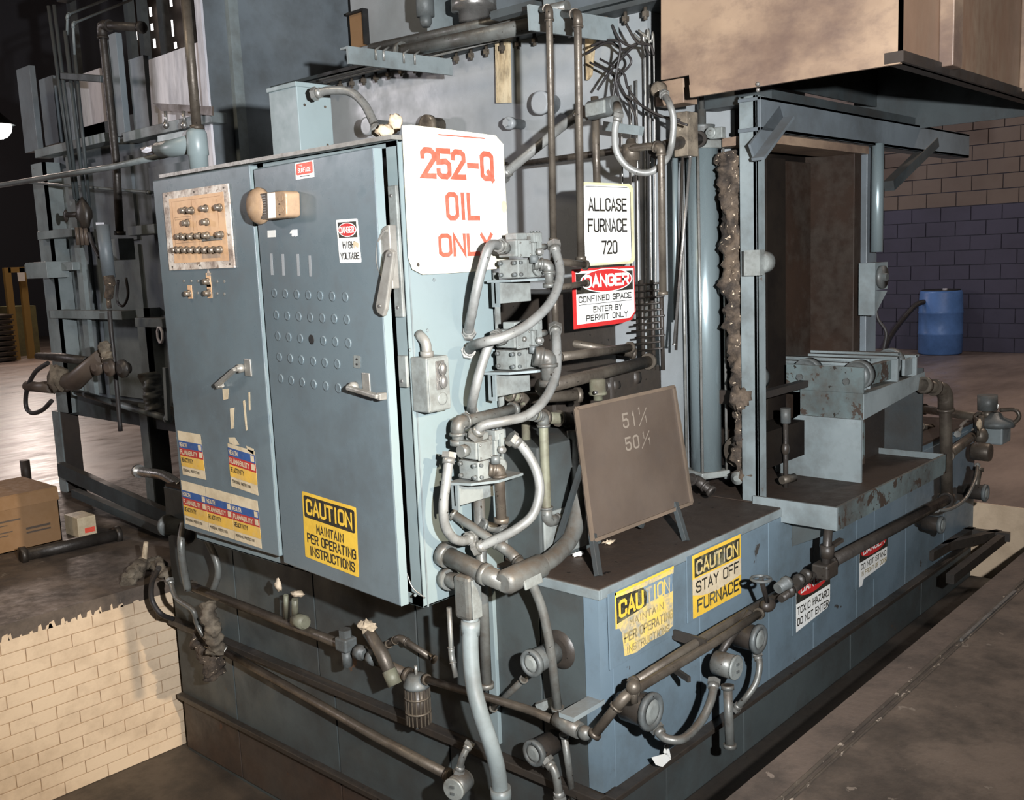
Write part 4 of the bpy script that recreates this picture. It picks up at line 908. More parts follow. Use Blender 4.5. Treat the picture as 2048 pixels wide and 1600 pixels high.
# rigid conduits leaving the cabinet side
pipe('conduit', 'slim dusty conduit slanting down from the cabinet side to the tank corner', 'conduit', mix((2.30,2.13,2.05,2.02,2.0,2.0), ((903,1026),(1018,1103),(1052,1140),(1085,1215),(1100,1290),(1116,1422))), .0155, M['galv'], corner=.05)
pipe('conduit', 'slim conduit dropping from the tank corner joint to the pit floor', 'conduit', mix((1.98,1.98), ((1128,1468),(1147,1605))), .012, M['galv'])
A = mix((2.30,2.13,2.04), ((884,1106),(965,1146),(1012,1166)))
t = thing('conduit', 'thick dusty conduit elbow box running from the cabinet side up behind the brown board', 'conduit', A[2])
MB().tube([A[0], A[1], A[2]], .031, 16).build('tube', M['galv'], t)
MB().tube([A[0], A[0] + (A[1]-A[0]).normalized()*.03], .041, 16).tube([A[1], A[1] + (A[2]-A[1]).normalized()*.02], .036, 16).build('collar', M['galv'], t, kind='stuff')
E0, E1 = G(1012,1164,y=2.03), G(1080,1132,y=2.04)
MB().tube([E0 - (E1-E0)*.10, E0, E1, E1 + (E1-E0)*.06], [.028,.040,.040,.03], 16).build('elbow_box', M['galv'], t)
dd = (E1-E0).normalized(); MB().obox((E0+E1)/2 + V((0,-.038,-.012)), dd*.045, V((0,.25,1)).normalized()*.022, V((0,-1,.25)).normalized()*.004).build('cover', M['valve'], t, bev=.006)
MB().tube(spline([E1, G(1110,1112,y=2.06), G(1140,1078,y=2.09), G(1155,1035,y=2.11), G(1160,985,y=2.13), G(1158,930,y=2.15), G(1150,860,y=2.17)]), .030, 16).build('bend', M['galv'], t)
B = mix((2.30,2.22), ((891,1156),(918,1166)))
t = thing('conduit', 'thick blue-grey conduit with an elbow box dropping in front of the lower casing', 'conduit', G(1005,1605,y=2.1))
MB().tube([B[0], B[1] + V((0,-.03,0))], .027, 16).tube([B[0], B[0]+(B[1]-B[0]).normalized()*.03], .036, 16).build('collar', M['galv'], t)
p1, p2 = G(936,1148,y=2.18), G(941,1236,y=2.18)
MB().box(p2.x - .034, 2.15, p2.z, p1.x + .03, 2.22, p1.z).build('elbow_box', M['galv'], t, bev=.014)
MB().box(p2.x - .022, 2.144, p2.z + .006, p1.x + .022, 2.15, p1.z - .01).build('cover', M['valve'], t, bev=.003)
MB().tube(spline([G(941,1232,y=2.18), G(941,1300,y=2.17), G(947,1370,y=2.15), G(962,1430,y=2.12), G(982,1490,y=2.1), G(996,1545,y=2.1), G(1003,1610,y=2.1)]), .0265, 16).build('tube', M['frame'], t)
MB().tube([G(941,1240,y=2.18), G(941,1270,y=2.18)], .031, 16).build('collar', M['frame'], t)
MB().tube([G(1001,1575,y=2.1), G(1003,1605,y=2.1)], .034, 16).build('collar', M['frame'], t)
pipe('conduit', 'thin grey conduit hanging left of the thick conduit under the cabinet', 'conduit', mix((2.25,2.25,2.22), ((898,1215),(903,1310),(912,1355))), .0085, M['galv'], ends=False)
pipe('conduit', 'straight grey conduit rising behind the elbow box to the bottom valve', 'conduit', mix((2.26,2.26), ((956,955),(973,1375))), .019, M['galv'])
t = pipe('conduit', 'grey tee pipe under the bottom valve shelf', 'conduit', mix((2.24,2.24,2.24), ((962,1048),(1003,1060),(1003,1040))), .016, M['galv'])
pipe('pipe', 'brown rusty elbow pipe dropping from the bottom valve', 'pipe', mix((2.14,2.12,2.12), ((975,938),(998,940),(1003,1045))), .0175, M['pipe'])
pipe('pipe', 'grey pipe elbow running from behind the valves down beside the bottom valve', 'pipe', mix((2.22,2.22,2.22), ((917,890),(915,846),(1030,818))), .019, M['galv'])
pipe('pipe', 'greenish pipe with elbows dropping beside the grey pump box', 'pipe', mix((2.15,2.15,2.15,2.15), ((1062,828),(1086,833),(1094,1044),(1135,1032))), .0165, M['greenpipe'], emat=M['galv'])
pipe('pipe', 'short greenish pipe dropping behind the valve loop', 'pipe', mix((2.3,2.3,2.3), ((1018,790),(1050,797),(1053,905))), .016, M['greenpipe'], emat=M['pipe'])
pipe('pipe', 'pale green pipe disappearing behind the upper left corner of the brown board', 'pipe', mix((2.3,2.3,2.3), ((1085,835),(1140,838),(1152,930))), .022, M['greenpipe'], emat=M['pipe'])
# brown feed pipes
VX = 2.80
pipe('pipe', 'left one of two tall brown pipes rising in front of the furnace wall', 'pipe', [G(1060,20,x=VX+.25), G(1098,18,x=VX), G(1107,482,x=VX)], .0125, M['pipe'])
pipe('pipe', 'right one of two tall brown pipes, ending behind the ALLCASE sign', 'pipe', [G(1120,28,x=VX+.25), G(1155,28,x=VX+.1), G(1162,520,x=VX+.1)], .0145, M['pipe'])
pipe('pipe', 'brown pipe running down behind the flexible conduit between the valves', 'pipe', [G(1108,560,x=VX), G(1112,660,x=VX)], .013, M['pipe'])
pipe('pipe', 'stub pipe with thick collars above the DANGER sign', 'pipe', mix((2.2,2.2), ((1108,522),(1172,530))), .013, M['pipe'])
pipe('pipe', 'stub pipe crossing the edge of the DANGER sign', 'pipe', mix((2.2,2.2), ((1106,577),(1174,566))), .0105, M['pipe'])
pipe('pipe', 'brown pipe running back from the middle valve, upper of two', 'pipe', mix((2.2,2.22), ((1112,715),(1262,695))), .0165, M['pipe'])
pipe('pipe', 'thick brown pipe running back above the board, lower of two', 'pipe', mix((2.2,2.3), ((1085,775),(1300,722))), .024, M['pipe'])
pipe('pipe', 'dim brown pipe slanting behind the DANGER sign', 'pipe', mix((2.6,2.4), ((1115,682),(1270,708))), .018, M['pipe'])
pipe('pipe', 'rusty pipe at the back, under the middle shelf', 'pipe', mix((2.5,2.35), ((985,800),(1160,790))), .022, M['pipe'])
pipe('pipe', 'thick bent elbow pipe leaving the middle valve', 'pipe', mix((2.13,2.10,2.10), ((1068,712),(1096,716),(1098,772))), .0235, M['galv'])
pipe('pipe', 'bent elbow pipe leaving the top valve', 'pipe', mix((2.16,2.13,2.13), ((1068,527),(1097,530),(1099,575))), .0155, M['galv'])
# roof pipes
RX = 3.02
pipe('roof_pipe', 'upper dusty pipe lying on the roof brackets', 'pipe', [G(742,97,x=3.2), G(1135,12,x=3.2)], .022, M['galv'], ends=False)
pipe('roof_pipe', 'lower thicker dusty pipe lying on the roof brackets', 'pipe', [G(798,104,x=3.1), G(1105,42,x=3.1)], .03, M['galv'])
pipe('roof_pipe', 'thin tube running under the roof brackets', 'pipe', [G(640,160,x=3.3), G(1060,58,x=3.3)], .006, M['steel2'], ends=False)
pipe('roof_pipe', 'second thin tube running under the roof brackets', 'pipe', [G(648,166,x=3.28), G(1000,80,x=3.28)], .005, M['steel2'], ends=False)
t = thing('roof_bracket', 'grey channel bracket jutting from the furnace wall with pipes on it', 'bracket', G(692,100,y=3.3))
a_, b_ = G(695,110,y=3.30), G(903,135,y=3.30)
MB().beam(a_, b_, .012, .07).beam(a_ + V((0,.02,.03)), b_ + V((0,.02,.03)), .05, .008).build('channel', M['frame'], t)
for px in (752, 768, 808, 830):
    q = G(px, 108 + (px-695)*.12, y=3.285); MB().tube([q + V((0,0,-.01)), q + V((.0,0,.03)), q + V((.03,0,.05))], .005, 6).build('u_bolt', M['steel2'], t)
t = thing('roof_bracket', 'grey angle bracket under the pipe elbows near the hood', 'bracket', G(1060,40,y=2.45))
MB().beam(G(1058,35,y=2.45), G(1235,62,y=2.45), .012, .09).build('channel', M['frame'], t)
MB().beam(G(1075,10,x=2.95), G(990,33,x=2.95), .05, .03).build('arm', M['dark'], t)
# horizontal pipe with valve at right of the U loop
pipe('pipe', 'dark horizontal pipe running behind the tall pipes toward the hydraulic cylinder', 'pipe', [G(1010,333,x=3.35), G(1190,308,x=3.2), G(1300,292,x=3.1), G(1322,296,x=3.1), G(1326,590,x=3.1)], .014, M['pipe'])
pipe('pipe', 'greasy hose fitting joining the cylinder head', 'pipe', [G(1312,300,x=3.2), G(1345,288,x=3.35), G(1400,278,x=3.6)], .024, M['grimepipe'])
t = thing('valve', 'small rusty gate valve hanging on the pipe left of the U loop', 'valve', G(1262,310,x=3.15))
q = G(1262,305,x=3.15); MB().lathe(q + V((0,0,-.06)), (0,0,1), [(0,.02),(.03,.024),(.03,.034),(.09,.034),(.09,.022),(.11,.015)], 12).build('bonnet', M['pipe'], t)
t = thing('junction_fitting', 'oval cast conduit fitting with a ribbed cover above the ALLCASE sign', 'fitting', G(1195,225,x=3.02))
a_, b_ = G(1180,222,x=3.03), G(1232,210,x=3.03); MB().tube([a_, b_], .036, 16).build('case', M['cast'], t, bev=.003)
a_, b_ = G(1178,220,x=2.985), G(1204,214,x=2.985)
MB().obox((a_+b_)/2, (b_-a_)*.75, V((0,0,.024)), V((.006,0,0))).build('cover', M['valve'], t, bev=.004)
MB().tube([G(1232,210,x=3.03), G(1238,232,x=3.0)], .018, 10).build('nozzle', M['galv'], t)
MB().beam(G(1210,252,x=3.3), G(1283,262,x=3.3), .03, .035).build('angle_arm', M['frame'], fz)
# narrow instrument tubes on the furnace wall
for i, (px, y0_, y1_) in enumerate(((1243,205,640),(1262,170,640),(1273,160,660),(1290,108,640),(1299,100,650),(1308,106,660))):
    pts = [G(px-22, y0_-40, x=3.44), G(px-6, y0_-22, x=3.44), G(px, y0_+10, x=3.44), G(px+4, y1_, x=3.44)] if i > 2 else [G(px, y0_, x=3.45), G(px+5, y1_, x=3.45)]
    hose('instrument_tube', 'thin bright instrument tube, %s of six running down the furnace wall' % ('leftmost','second from the left','third from the left','third from the right','second from the right','rightmost')[i], 'tube', pts, .0042, M['steel2'], nut=False, n=6)
blk = [((1172,108),(1215,85),(1245,100),(1262,125),(1235,160),(1238,200)), ((1200,118),(1245,145),(1258,180),(1300,225),(1360,240)), ((1224,50),(1240,80),(1262,92),(1285,85),(1300,110)), ((1252,48),(1275,85),(1300,90),(1308,110)),
       ((1180,125),(1225,150),(1250,190),(1270,230),(1275,262)), ((1195,180),(1215,150),(1240,120),(1265,95),(1285,82)), ((1250,190),(1290,215),(1330,235),(1375,250)), ((1183,92),(1215,80),(1240,90),(1232,150),(1225,200))]
wn = ['arching over at the top','crossing down toward the hood','dropping from the bolt flange','bending right of the flange','running straight down the tangle','rising diagonally','sagging toward the cylinder','looping at the left']
for i, q in enumerate(blk):
    hose('black_cable', 'thin black cable %s, in the tangle left of the hood' % wn[i], 'cable', [G(a, b, x=3.36 - .02*(i % 4)) for a, b in q], .0052, M['rubber'], nut=False, n=6)
pipe('rod', 'bright vertical tube just left of the hydraulic cylinder', 'tube', [G(1350,305,x=3.5), G(1352,640,x=3.5)], .012, M['cylp'], ends=False)
pipe('rod', 'long brown rod leaning left of the hydraulic cylinder', 'rod', [G(1381,312,x=3.4), G(1348,690,x=3.4)], .006, M['steel'])
pipe('rod', 'dark upright rod between the tube and the hydraulic cylinder', 'rod', [G(1366,300,x=3.45), G(1352,700,x=3.45)], .006, M['grimepipe'], ends=False)
for i in range(11):
    MB().tube([G(1262 + (i*7) % 12, 572 + i*13, x=3.38), G(1318 + (i*5) % 14, 566 + i*13, x=3.38)], .0045, 6).build('burner_rod', M['grimepipe'], fz)
for px in (1283, 1304, 1322): MB().tube([G(px, 560, x=3.4), G(px + 4, 740, x=3.4)], .009, 8).build('burner_rod', M['grime'], fz)
t = thing('small_motor', 'pale yellow-grey round valve motor just above the brown board', 'motor', G(1196,790,y=2.2))
MB().lathe(G(1196,800,y=2.2), (0,0,1), [(0,.018),(.02,.018),(.02,.034),(.03,.034),(.03,.03),(.075,.03),(.08,.02)], 16).build('case', M['greenpipe'], t)
MB().lathe(G(1190,785,y=2.17), (0,-1,0), [(0,.008),(.008,.006)], 8).build('lens', M['steel'], t)
for i, (px, py, r) in enumerate(((1222,770,.035),(1262,755,.04))):
    t = thing('pipe_union', 'dark ribbed pipe union %s above the brown board' % ('nearer the motor', 'farther back')[i], 'fitting', G(px, py, y=2.35))
    MB().lathe(G(px, py, y=2.35), (1,0,0), [(-.05,r*.7),(-.02,r*.7),(-.02,r),(.02,r),(.02,r*.7),(.05,r*.7)], 10).build('body', M['grime'], t)
# ------------------------------------------------------------------ valve sets on shelves
def valve_set(cx, cy, label, kind, shelf, sc=1.0, yv=2.20):
    c = G(cx, cy, y=yv); t = thing('gas_valve', label, 'valve', c)
    L = lambda x, y, z: c + V((x, y, z))*sc
    def bx(nm, x0, y0, z0, x1, y1, z1, mat='valve', bev=.003):
        return MB().box(*L(x0,y0,z0), *L(x1,y1,z1)).build(nm, M[mat], t, bev=bev)
    # lower body
    bd = bx('body', -.075, -.028, -.065, .045, .05, -.005, bev=.005)
    fl_ = bx('flange', -.078, -.033, -.063, -.030, .052, -.003)
    b0 = None
    for y_, z_ in ((-.022,-.052),(-.022,-.014),(.04,-.052),(.04,-.014)):
        if b0 is None: b0 = MB().lathe(L(-.078, y_, z_), (-1,0,0), [(0,.007),(.012,.007),(.012,.003)], 8).build('flange_bolt', M['cast'], fl_); q0 = L(-.078,y_,z_)
        else: copy_of(b0, L(-.078,y_,z_)-q0, fl_)
    for x_, z_ in ((-.068,-.052),(-.068,-.014)): MB().lathe(L(x_, -.033, z_), (0,-1,0), [(0,.006),(.008,.006),(.008,.003)], 8).build('flange_bolt', M['cast'], fl_)
    MB().lathe(L(.02, -.03, -.035), (0,-1,0), [(0,.026),(.012,.026),(.012,.02)], 16).build('outlet_boss', M['valve'], t)
    # actuator block
    ac = bx('actuator', -.085, -.035, .005, -.015, .045, .060, bev=.004)
    cv = bx('actuator_cover', -.080, -.042, .002, -.018, -.035, .058, bev=.002)
    for x_, z_ in ((-.073,.010),(-.025,.010),(-.073,.050),(-.025,.050)): MB().lathe(L(x_,-.042,z_), (0,-1,0), [(0,.004),(.003,.003)], 8).build('screw', M['steel2'], cv)
    if kind == 1: MB().lathe(L(-.05,-.042,.03), (0,-1,0), [(0,.009),(.006,.008),(.009,.004)], 12).build('knob', M['steel2'], cv)
    bx('cap_block', -.065, -.02, .060, -.012, .03, .082)
    MB().tube([L(-.005,-.02,-.02), L(-.005,-.02,.07)], .006*sc, 8).build('side_bolt', M['steel2'], t)
    # pilot regulator
    rg = bx('regulator', .015, -.02, .0, .062, .03, .050)
    bx('regulator_cap', .012, -.028, .050, .055, .03, .082)
    MB().box(*L(.028,-.034,.010), *L(.040,-.026,.070)).build('rib', M['valve'], rg)
    MB().lathe(L(.034,-.024,.018), (0,-1,0), [(0,.013),(.014,.013),(.014,.009),(.020,.009)], 14).build('adjuster', M['steel2'], rg)
    for x_, z_ in ((.016,.082),(.05,.082),(.033,.082)): MB().lathe(L(x_,-.015,z_), (0,0,1), [(0,.006),(.006,.006),(.006,.003)], 8).build('cap_screw', M['cast'], rg)
    MB().lathe(L(-.012,-.045,-.005), (0,0,1), [(-.012,.008),(-.012,.016),(.012,.016),(.014,.008)], 10).build('plug', M['cast'], t)
    MB().tube([L(.062,0,.035), L(.10,0,.035)], .011*sc, 10).build('nipple', M['galv'], t)
    MB().tube([L(-.085,0,.035), L(-.115,0,.035)], .013*sc, 10).lathe(L(-.115,0,.035), (1,0,0), [(-.004,.02*sc),(.02,.02*sc)], 10).build('nipple', M['galv'], t)
    # shelf and bracket
    if shelf:
        s = thing('valve_shelf', shelf[0], 'shelf', c + V((0,0,-.09)))
        MB().prism([L(-.13,.06,-.067), L(-.10,-.02,-.067), L(-.02,-.065,-.067), L(.10,-.06,-.067), L(.10,.06,-.067)], V((0,0,-.008))).build('plate', M['frame'], s)
        MB().box(*L(-.12,.03,-.075), *L(.052,.04,-.145)).build('bracket', M['valve'], s, bev=.002)
        MB().box(*L(-.12,.02,-.075), *L(-.113,.05,-.155)).build('weld_plate', M['frame'], s)
    return t
valve_set(1052, 516, 'top valve set of the three, beside the big white sign', 0, ('pale painted shelf bracket under the top valve set',), 1.0)
valve_set(1050, 694, 'middle valve set of the three, with a pale square cover and round knob', 1, ('pale painted shelf bracket under the middle valve set',), 1.08)
valve_set(975, 912, 'bottom valve set of the three, inside the loop of flexible conduit', 0, ('oily shelf plate under the bottom valve set',), 1.0, 2.16)
MB().box(2.445, 2.315, .55, 2.475, 2.34, 1.52).box(2.445, 2.315, .55, 2.45, 2.36, 1.52).build('cabinet_stanchion', M['valve'], fz, bev=.002)
# wrapped fittings on the cabinet top
t = thing('wrapped_fitting', 'yellowed fitting wrapped in sealing paste at the cabinet top edge', 'fitting', G(768,262,y=2.44))
MB().ball(G(770,262,y=2.44), (.028,.024,.022), 14, amp=.5, seed=2).build('paste', M['paint_rag'], t)
MB().tube([G(762,268,y=2.46), G(790,256,y=2.44)], .016, 8).ball(G(790,245,y=2.44), (.024,.022,.026), 14, amp=.4, seed=5).build('wrapping', M['paint_rag'], t)
q = G(737,255,x=3.5)
for i, (px, py, r, lab) in enumerate(((732,252,.045,'just behind the wrapped fitting'),(851,250,.05,'peeking over the big white sign'),(1078,205,.05,'between the two burnt boards'),(1015,246,.028,'small one under the burnt boards'))):
    q = G(px, py, x=3.40 if i else 3.3); t = thing('wall_nozzle', 'round capped nozzle on the furnace wall, ' + lab, 'nozzle', q)
    MB().lathe(q, (1,0,0), [(0,r*.82),(0,r),(.03,r),(.03,r*.8),(3.5-q.x,r*.8)], 20).build('cap', M['shell'] if i != 1 else M['rag'], t)
    if i == 3: MB().hexn(q, (-1,0,0), r*.7, .015).build('nut', M['shell'], t)
# burnt boards hanging on the furnace wall
for i, q in enumerate((((990,88),(1016,80),(1018,205),(992,206)), ((1170,72),(1188,70),(1180,150),(1172,160)))):
    tag(MB().prism([G(a, b, x=3.46) for a, b in q], (.018, 0, 0)).build('burnt_board', M['burn']), ('long scorched strip of board hanging under the bolt flange', 'short scorched strip behind the right tall pipe')[i], 'board')
# ------------------------------------------------------------------ hydraulic cylinder
hx, hy = 3.735, 2.285; r = .066
hc = thing('hydraulic_cylinder', 'tall pale grey lift cylinder with tie rods standing left of the hood post', 'cylinder', (hx, hy, .56))
MB().cyl((hx, hy, .60), (hx, hy, 1.985), r, n=40).build('tube', M['cylp'], hc)
for nm, z_, h in (('foot_plate', .575, .03), ('head_plate', 1.985, .035)):
    MB().prism([(hx+math.cos(math.radians(a))*.105, hy+math.sin(math.radians(a))*.105, z_) for a in (20, 110, 200, 290)], (0,0,h)).build(nm, M['valve'], hc, bev=.006)
for a in (20, 110, 200, 290):
    c_ = V((hx+math.cos(math.radians(a))*.088, hy+math.sin(math.radians(a))*.088, .57))
    MB().cyl(c_, c_ + V((0,0,1.47)), .006, n=8).build('tie_rod', M['steel2'], hc)
    MB().hexn(c_ + V((0,0,1.45)), (0,0,1), .013, .012).hexn(c_ + V((0,0,-.005)), (0,0,1), .013, .012).build('nut', M['cast'], hc)
MB().lathe((hx, hy, 2.02), (0,0,1), [(0,.03),(.02,.045),(.06,.055),(.065,.055),(.065,.018),(.13,.018),(.13,.011),(.22,.009)], 20).build('rod_end', M['cast'], hc)
q = G(1470,945,x=3.66); MB().lathe(G(1478,955,x=3.66), (-1,0,0), [(0,.028),(.02,.028),(.02,.012),(.026,.012)], 16).build('pivot', M['valve'], hc)
q = G(1423,300,x=3.66); MB().box(3.66, q.y-.05, 2.015, 3.69, q.y+.01, 2.06).lathe((3.66, q.y, 2.04), (-1,0,0), [(0,.024),(.01,.024),(.01,.01),(.016,.01)], 14).build('lug', M['valve'], hc, bev=.003)
pipe('pipe', 'oily elbow fitting at the foot of the hydraulic cylinder', 'pipe', [G(1352,955,x=3.35), G(1395,960,x=3.5), G(1425,985,x=3.5)], .018, M['grimepipe'])
MB().box(3.86, 2.2, 1.95, 3.88, 2.45, 2.3).build('guide_plate', M['shell'], fz, bev=.002)
t = thing('hood_motor', 'brown square motor housing tucked under the left end of the hood', 'motor', G(1345,205,x=3.4))
a_, b_ = Gx(3.4, (1310,165), (1368,205)); MB().box(3.4, b_.y, b_.z, 3.5, a_.y, a_.z).build('case', M['rust'], t, bev=.004)
MB().lathe(G(1322,180,x=3.38), (-1,0,0), [(0,.03),(.03,.03),(.045,.015)], 14).build('end_bell', M['rag'], t)
MB().box(3.42, b_.y + .0, b_.z - .20, 3.5, a_.y - .07, b_.z - .03).build('bracket', M['rag'], t, bev=.003)
# scorched insulation
def lumpy(name, label, cat, pts, r, mat, seed=1, amp=.5, n=16, k=14, group=None):
    q = spline(pts, k); mb = MB().tube(q, r, n)
    for i, v in enumerate(mb.v[:len(q)*n]):
        c_ = q[i//n] if i//n < len(q) else q[-1]
        d = v - c_; mb.v[i] = c_ + d*(1 + amp*noise.noise(v*22 + V((seed,0,0))) + amp*.6*noise.noise(v*60 + V((0,seed,0))))
    return tag(mb.build(name, mat), label, cat, group)
lumpy('insulation_rope', 'long scorched bundle of insulation stuffed beside the cylinder', 'insulation', [G(1455,305,x=3.68), G(1462,360,x=3.68), G(1466,450,x=3.68), G(1468,560,x=3.68), G(1476,660,x=3.68), G(1482,760,x=3.68), G(1488,860,x=3.68), G(1494,960,x=3.68)], .043, M['wool'], amp=.9)
tag(MB().ball(G(1480,795,x=3.62), (.05,.04,.045), 18, amp=.8, seed=9).build('insulation_clump', M['wool']), 'pale clump of torn insulation bulging over the cylinder edge', 'insulation')
# ------------------------------------------------------------------ brown board on a stand
bd = thing('notice_board', 'square brown sheet-metal board chalked 51 50 leaning on a low steel stand', 'board', (2.5, 1.95, ZT))
BL, BR = G(1184,1082,y=1.985), G(1382,1002,y=1.985); TL = G(1151,817,y=2.05); TR = G(1346,771,y=2.05)
BR.z = BL.z; TR = V((TR.x, TL.y, TL.z))
nn = (TL-BL).cross(BR-BL).normalized()
if nn.y > 0: nn = -nn
up_ = (TL-BL).normalized()
MB().prism([BL, BR, TR, TL], -nn*.012).build('panel', M['tin'], bd, bev=.002)
rim = M['tin2'] = surf('board_rim', (0.17,0.125,0.09), (0.12,0.09,0.065), rough=.4, bump=.1)
for a_, b_ in ((BL,BR),(TL,TR),(BL,TL),(BR,TR)): MB().beam(a_ + nn*.003, b_ + nn*.003, .012, .010, nn).build('rim', rim, bd)
fr = Frame(TL + nn*.001, TR + nn*.001, BL + nn*.001)
chalk = flat('chalk', (0.19,0.155,0.12), .9)
for tx_, u0, v0, u1, v1 in (('5', .42, .12, .48, .24), ('1', .51, .12, .56, .24), ('5', .42, .31, .48, .42), ('0', .50, .31, .56, .42)): fr.text(tx_, u0, v0, u1, v1, chalk, bd, 1)
for tx_, u0, v0, u1, v1 in (('1', .58, .10, .62, .16), ('1', .64, .18, .68, .24), ('1', .60, .30, .63, .36), ('1', .65, .36, .69, .42)): fr.text(tx_, u0, v0, u1, v1, chalk, bd, 1)
fr.poly('chalk_slash', [(.58,.25),(.585,.255),(.68,.12),(.675,.115)], chalk, bd, 1); fr.poly('chalk_slash', [(.58,.43),(.585,.435),(.68,.31),(.675,.305)], chalk, bd, 1)
for p_, lx in ((G(1190,1090,y=1.985), G(1197,1152,z=ZT)), (G(1354,1020,y=1.985), G(1372,1082,z=ZT))):
    MB().beam((lx.x, lx.y, ZT), (p_.x, 1.995, BL.z + .02), .026, .018, (0,1,0)).build('leg', M['dark'], bd, bev=.001)
    MB().beam((lx.x, lx.y + .2, ZT + .02), (p_.x, 2.03, BL.z + .25), .016, .016, (0,1,0)).build('strut', M['dark'], bd)
for k_, (px, py, lab, mat) in enumerate(((1218,1086,'crumpled tan scrap of paper beside the stand leg','paint_rag'),(1155,1110,'bright white scrap on the tank top left of the stand',None))):
    q = G(px, py, z=ZT + .005); mb = MB().ball(q + V((0,0,.004)), (.022,.015,.006), 12, amp=1.2, seed=k_+3)
    tag(mb.build('paper_scrap', M[mat] if mat else S['white']), lab, 'scrap')
# ------------------------------------------------------------------ round burner caps
def roundcap(name, label, c, ax, r, L, mat='cast', disc=None, hood=True):
    c = V(c); ax = V(ax).normalized(); t = thing(name, label, 'burner cap', c)
    MB().lathe(c - ax*L, ax, [(0, r*.55), (L*.25, r*.6), (L*.25, r*.95), (L*.93, r*.95), (L, r*.9)], 24).build('body', M['grime' if disc is None else 'cast'], t)
    MB().lathe(c - ax*.012, ax, [(0, r*.9), (0, r*1.1), (.014, r*1.1), (.018, r*1.02), (.018, r*.74), (.010, r*.72)], 28).build('rim', M[mat], t)
    MB().lathe(c - ax*.004, ax, [(0, r*.76), (.006, r*.70), (.012, r*.4)], 24).build('glass', M['valve'], t)
    MB().lathe(c + V((0,0,r*.95)) - ax*.0, ax, [(0, .004), (.007, .003)], 8).build('screw', M['black'], t)
    if disc: MB().lathe(c - ax*L, ax, [(0, disc), (.006, disc), (.02, disc*.6)], 28).build('wall_disc', M['grime'], t)
    return t
YP = 1.70
roundcap('burner_cap', 'round oily burner cap on the tank side nearest the tank corner', G(1304,1424,y=YP), (0,-1,0), .056, .13)
roundcap('burner_cap', 'round burner cap under the STAY OFF FURNACE sign', G(1519,1279,y=YP), (0,-1,0), .050, .12)
roundcap('burner_cap', 'small round burner cap below the corner of the drip tray far end', G(1884,1050,y=YP), (0,-1,0), .040, .12)
roundcap('burner_cap', 'farthest round burner cap, standing out at the right end of the tank', G(1972,986,y=1.62), (0,-1,0), .042, .14)
roundcap('burner_cap', 'upper round burner cap on a wall disc left of the tank corner', G(1062,1327,x=2.25), (-1,0,0), .041, .15, disc=.072)
roundcap('burner_cap', 'lower round burner cap left of the tank corner near the bottom edge', G(1067,1507,x=2.25), (-1,0,0), .041, .15)
def jbox(name, label, c, ax, r, L, mat='cast'):
    c = V(c); ax = V(ax).normalized(); t = thing(name, label, 'junction box', c)
    MB().lathe(c - ax*L, ax, [(0, r*.6), (.01, r*.95), (L, r*.95)], 22).build('case', M['galv'], t)
    MB().lathe(c, ax, [(0, r), (.006, r), (.009, r*.9)], 24).build('lid', M['valve'], t)
    s_ = ax.orthogonal().normalized()
    for k_ in (-.3, .3): MB().obox(c + ax*.010 + V((0,0,r*k_)), ax*.003, V((0,0,.004)), ax.cross(V((0,0,1)))*.008).build('lid_lug', M['cast'], t)
    return t
jbox('round_junction_box', 'round conduit box with a lid standing on a conduit before the tank side', G(1470,1335,y=1.66), (0,-1,0), .044, .085)
jbox('round_junction_box', 'round conduit box at the bottom edge left of the thick conduit', G(908,1578,x=2.12), (-1,-.25,0), .040, .08)
pipe('conduit', 'short conduit under the round box dropping to the floor pipe', 'conduit', [G(1455,1370,y=1.68), G(1460,1496,y=1.66)], .0165, M['galv'])
hose('flexible_conduit', 'grey flexible conduit looping from the nearest burner cap up to the round box', fl, [G(1312,1455,y=1.74), G(1330,1476,y=1.70), G(1365,1478,y=1.66), G(1400,1445,y=1.66), G(1422,1400,y=1.66), G(1428,1362,y=1.68)], .0145, M['galv'], ribs=True)
hose('flexible_conduit', 'grey flexible conduit curling down from the burner cap under the STAY OFF sign', fl, [G(1514,1308,y=1.72), G(1519,1330,y=1.70), G(1512,1365,y=1.70), G(1492,1395,y=1.72), G(1470,1418,y=1.76)], .012, M['galv'], ribs=True)
hose('flexible_conduit', 'thin grey flexible conduit sweeping to the burner cap under the tray end', fl, [G(1955,930,y=1.66), G(1950,960,y=1.62), G(1930,998,y=1.62), G(1900,1018,y=1.64), G(1872,1020,y=1.68)], .009, M['galv'])
hose('flexible_conduit', 'grey conduit dropping from the lower left burner cap', fl, [G(1093,1520,x=2.27), G(1110,1545,x=2.27), G(1120,1600,x=2.27)], .014, M['galv'])
hose('flexible_conduit', 'short grey conduit rising from the round box at the bottom edge', fl, [G(918,1545,x=2.16), G(925,1515,x=2.17), G(940,1485,x=2.2)], .012, M['galv'])
pipe('conduit', 'slanting conduit stub below the upper left burner cap', 'conduit', [G(1048,1358,x=2.3), G(985,1418,x=2.33)], .011, M['galv'])
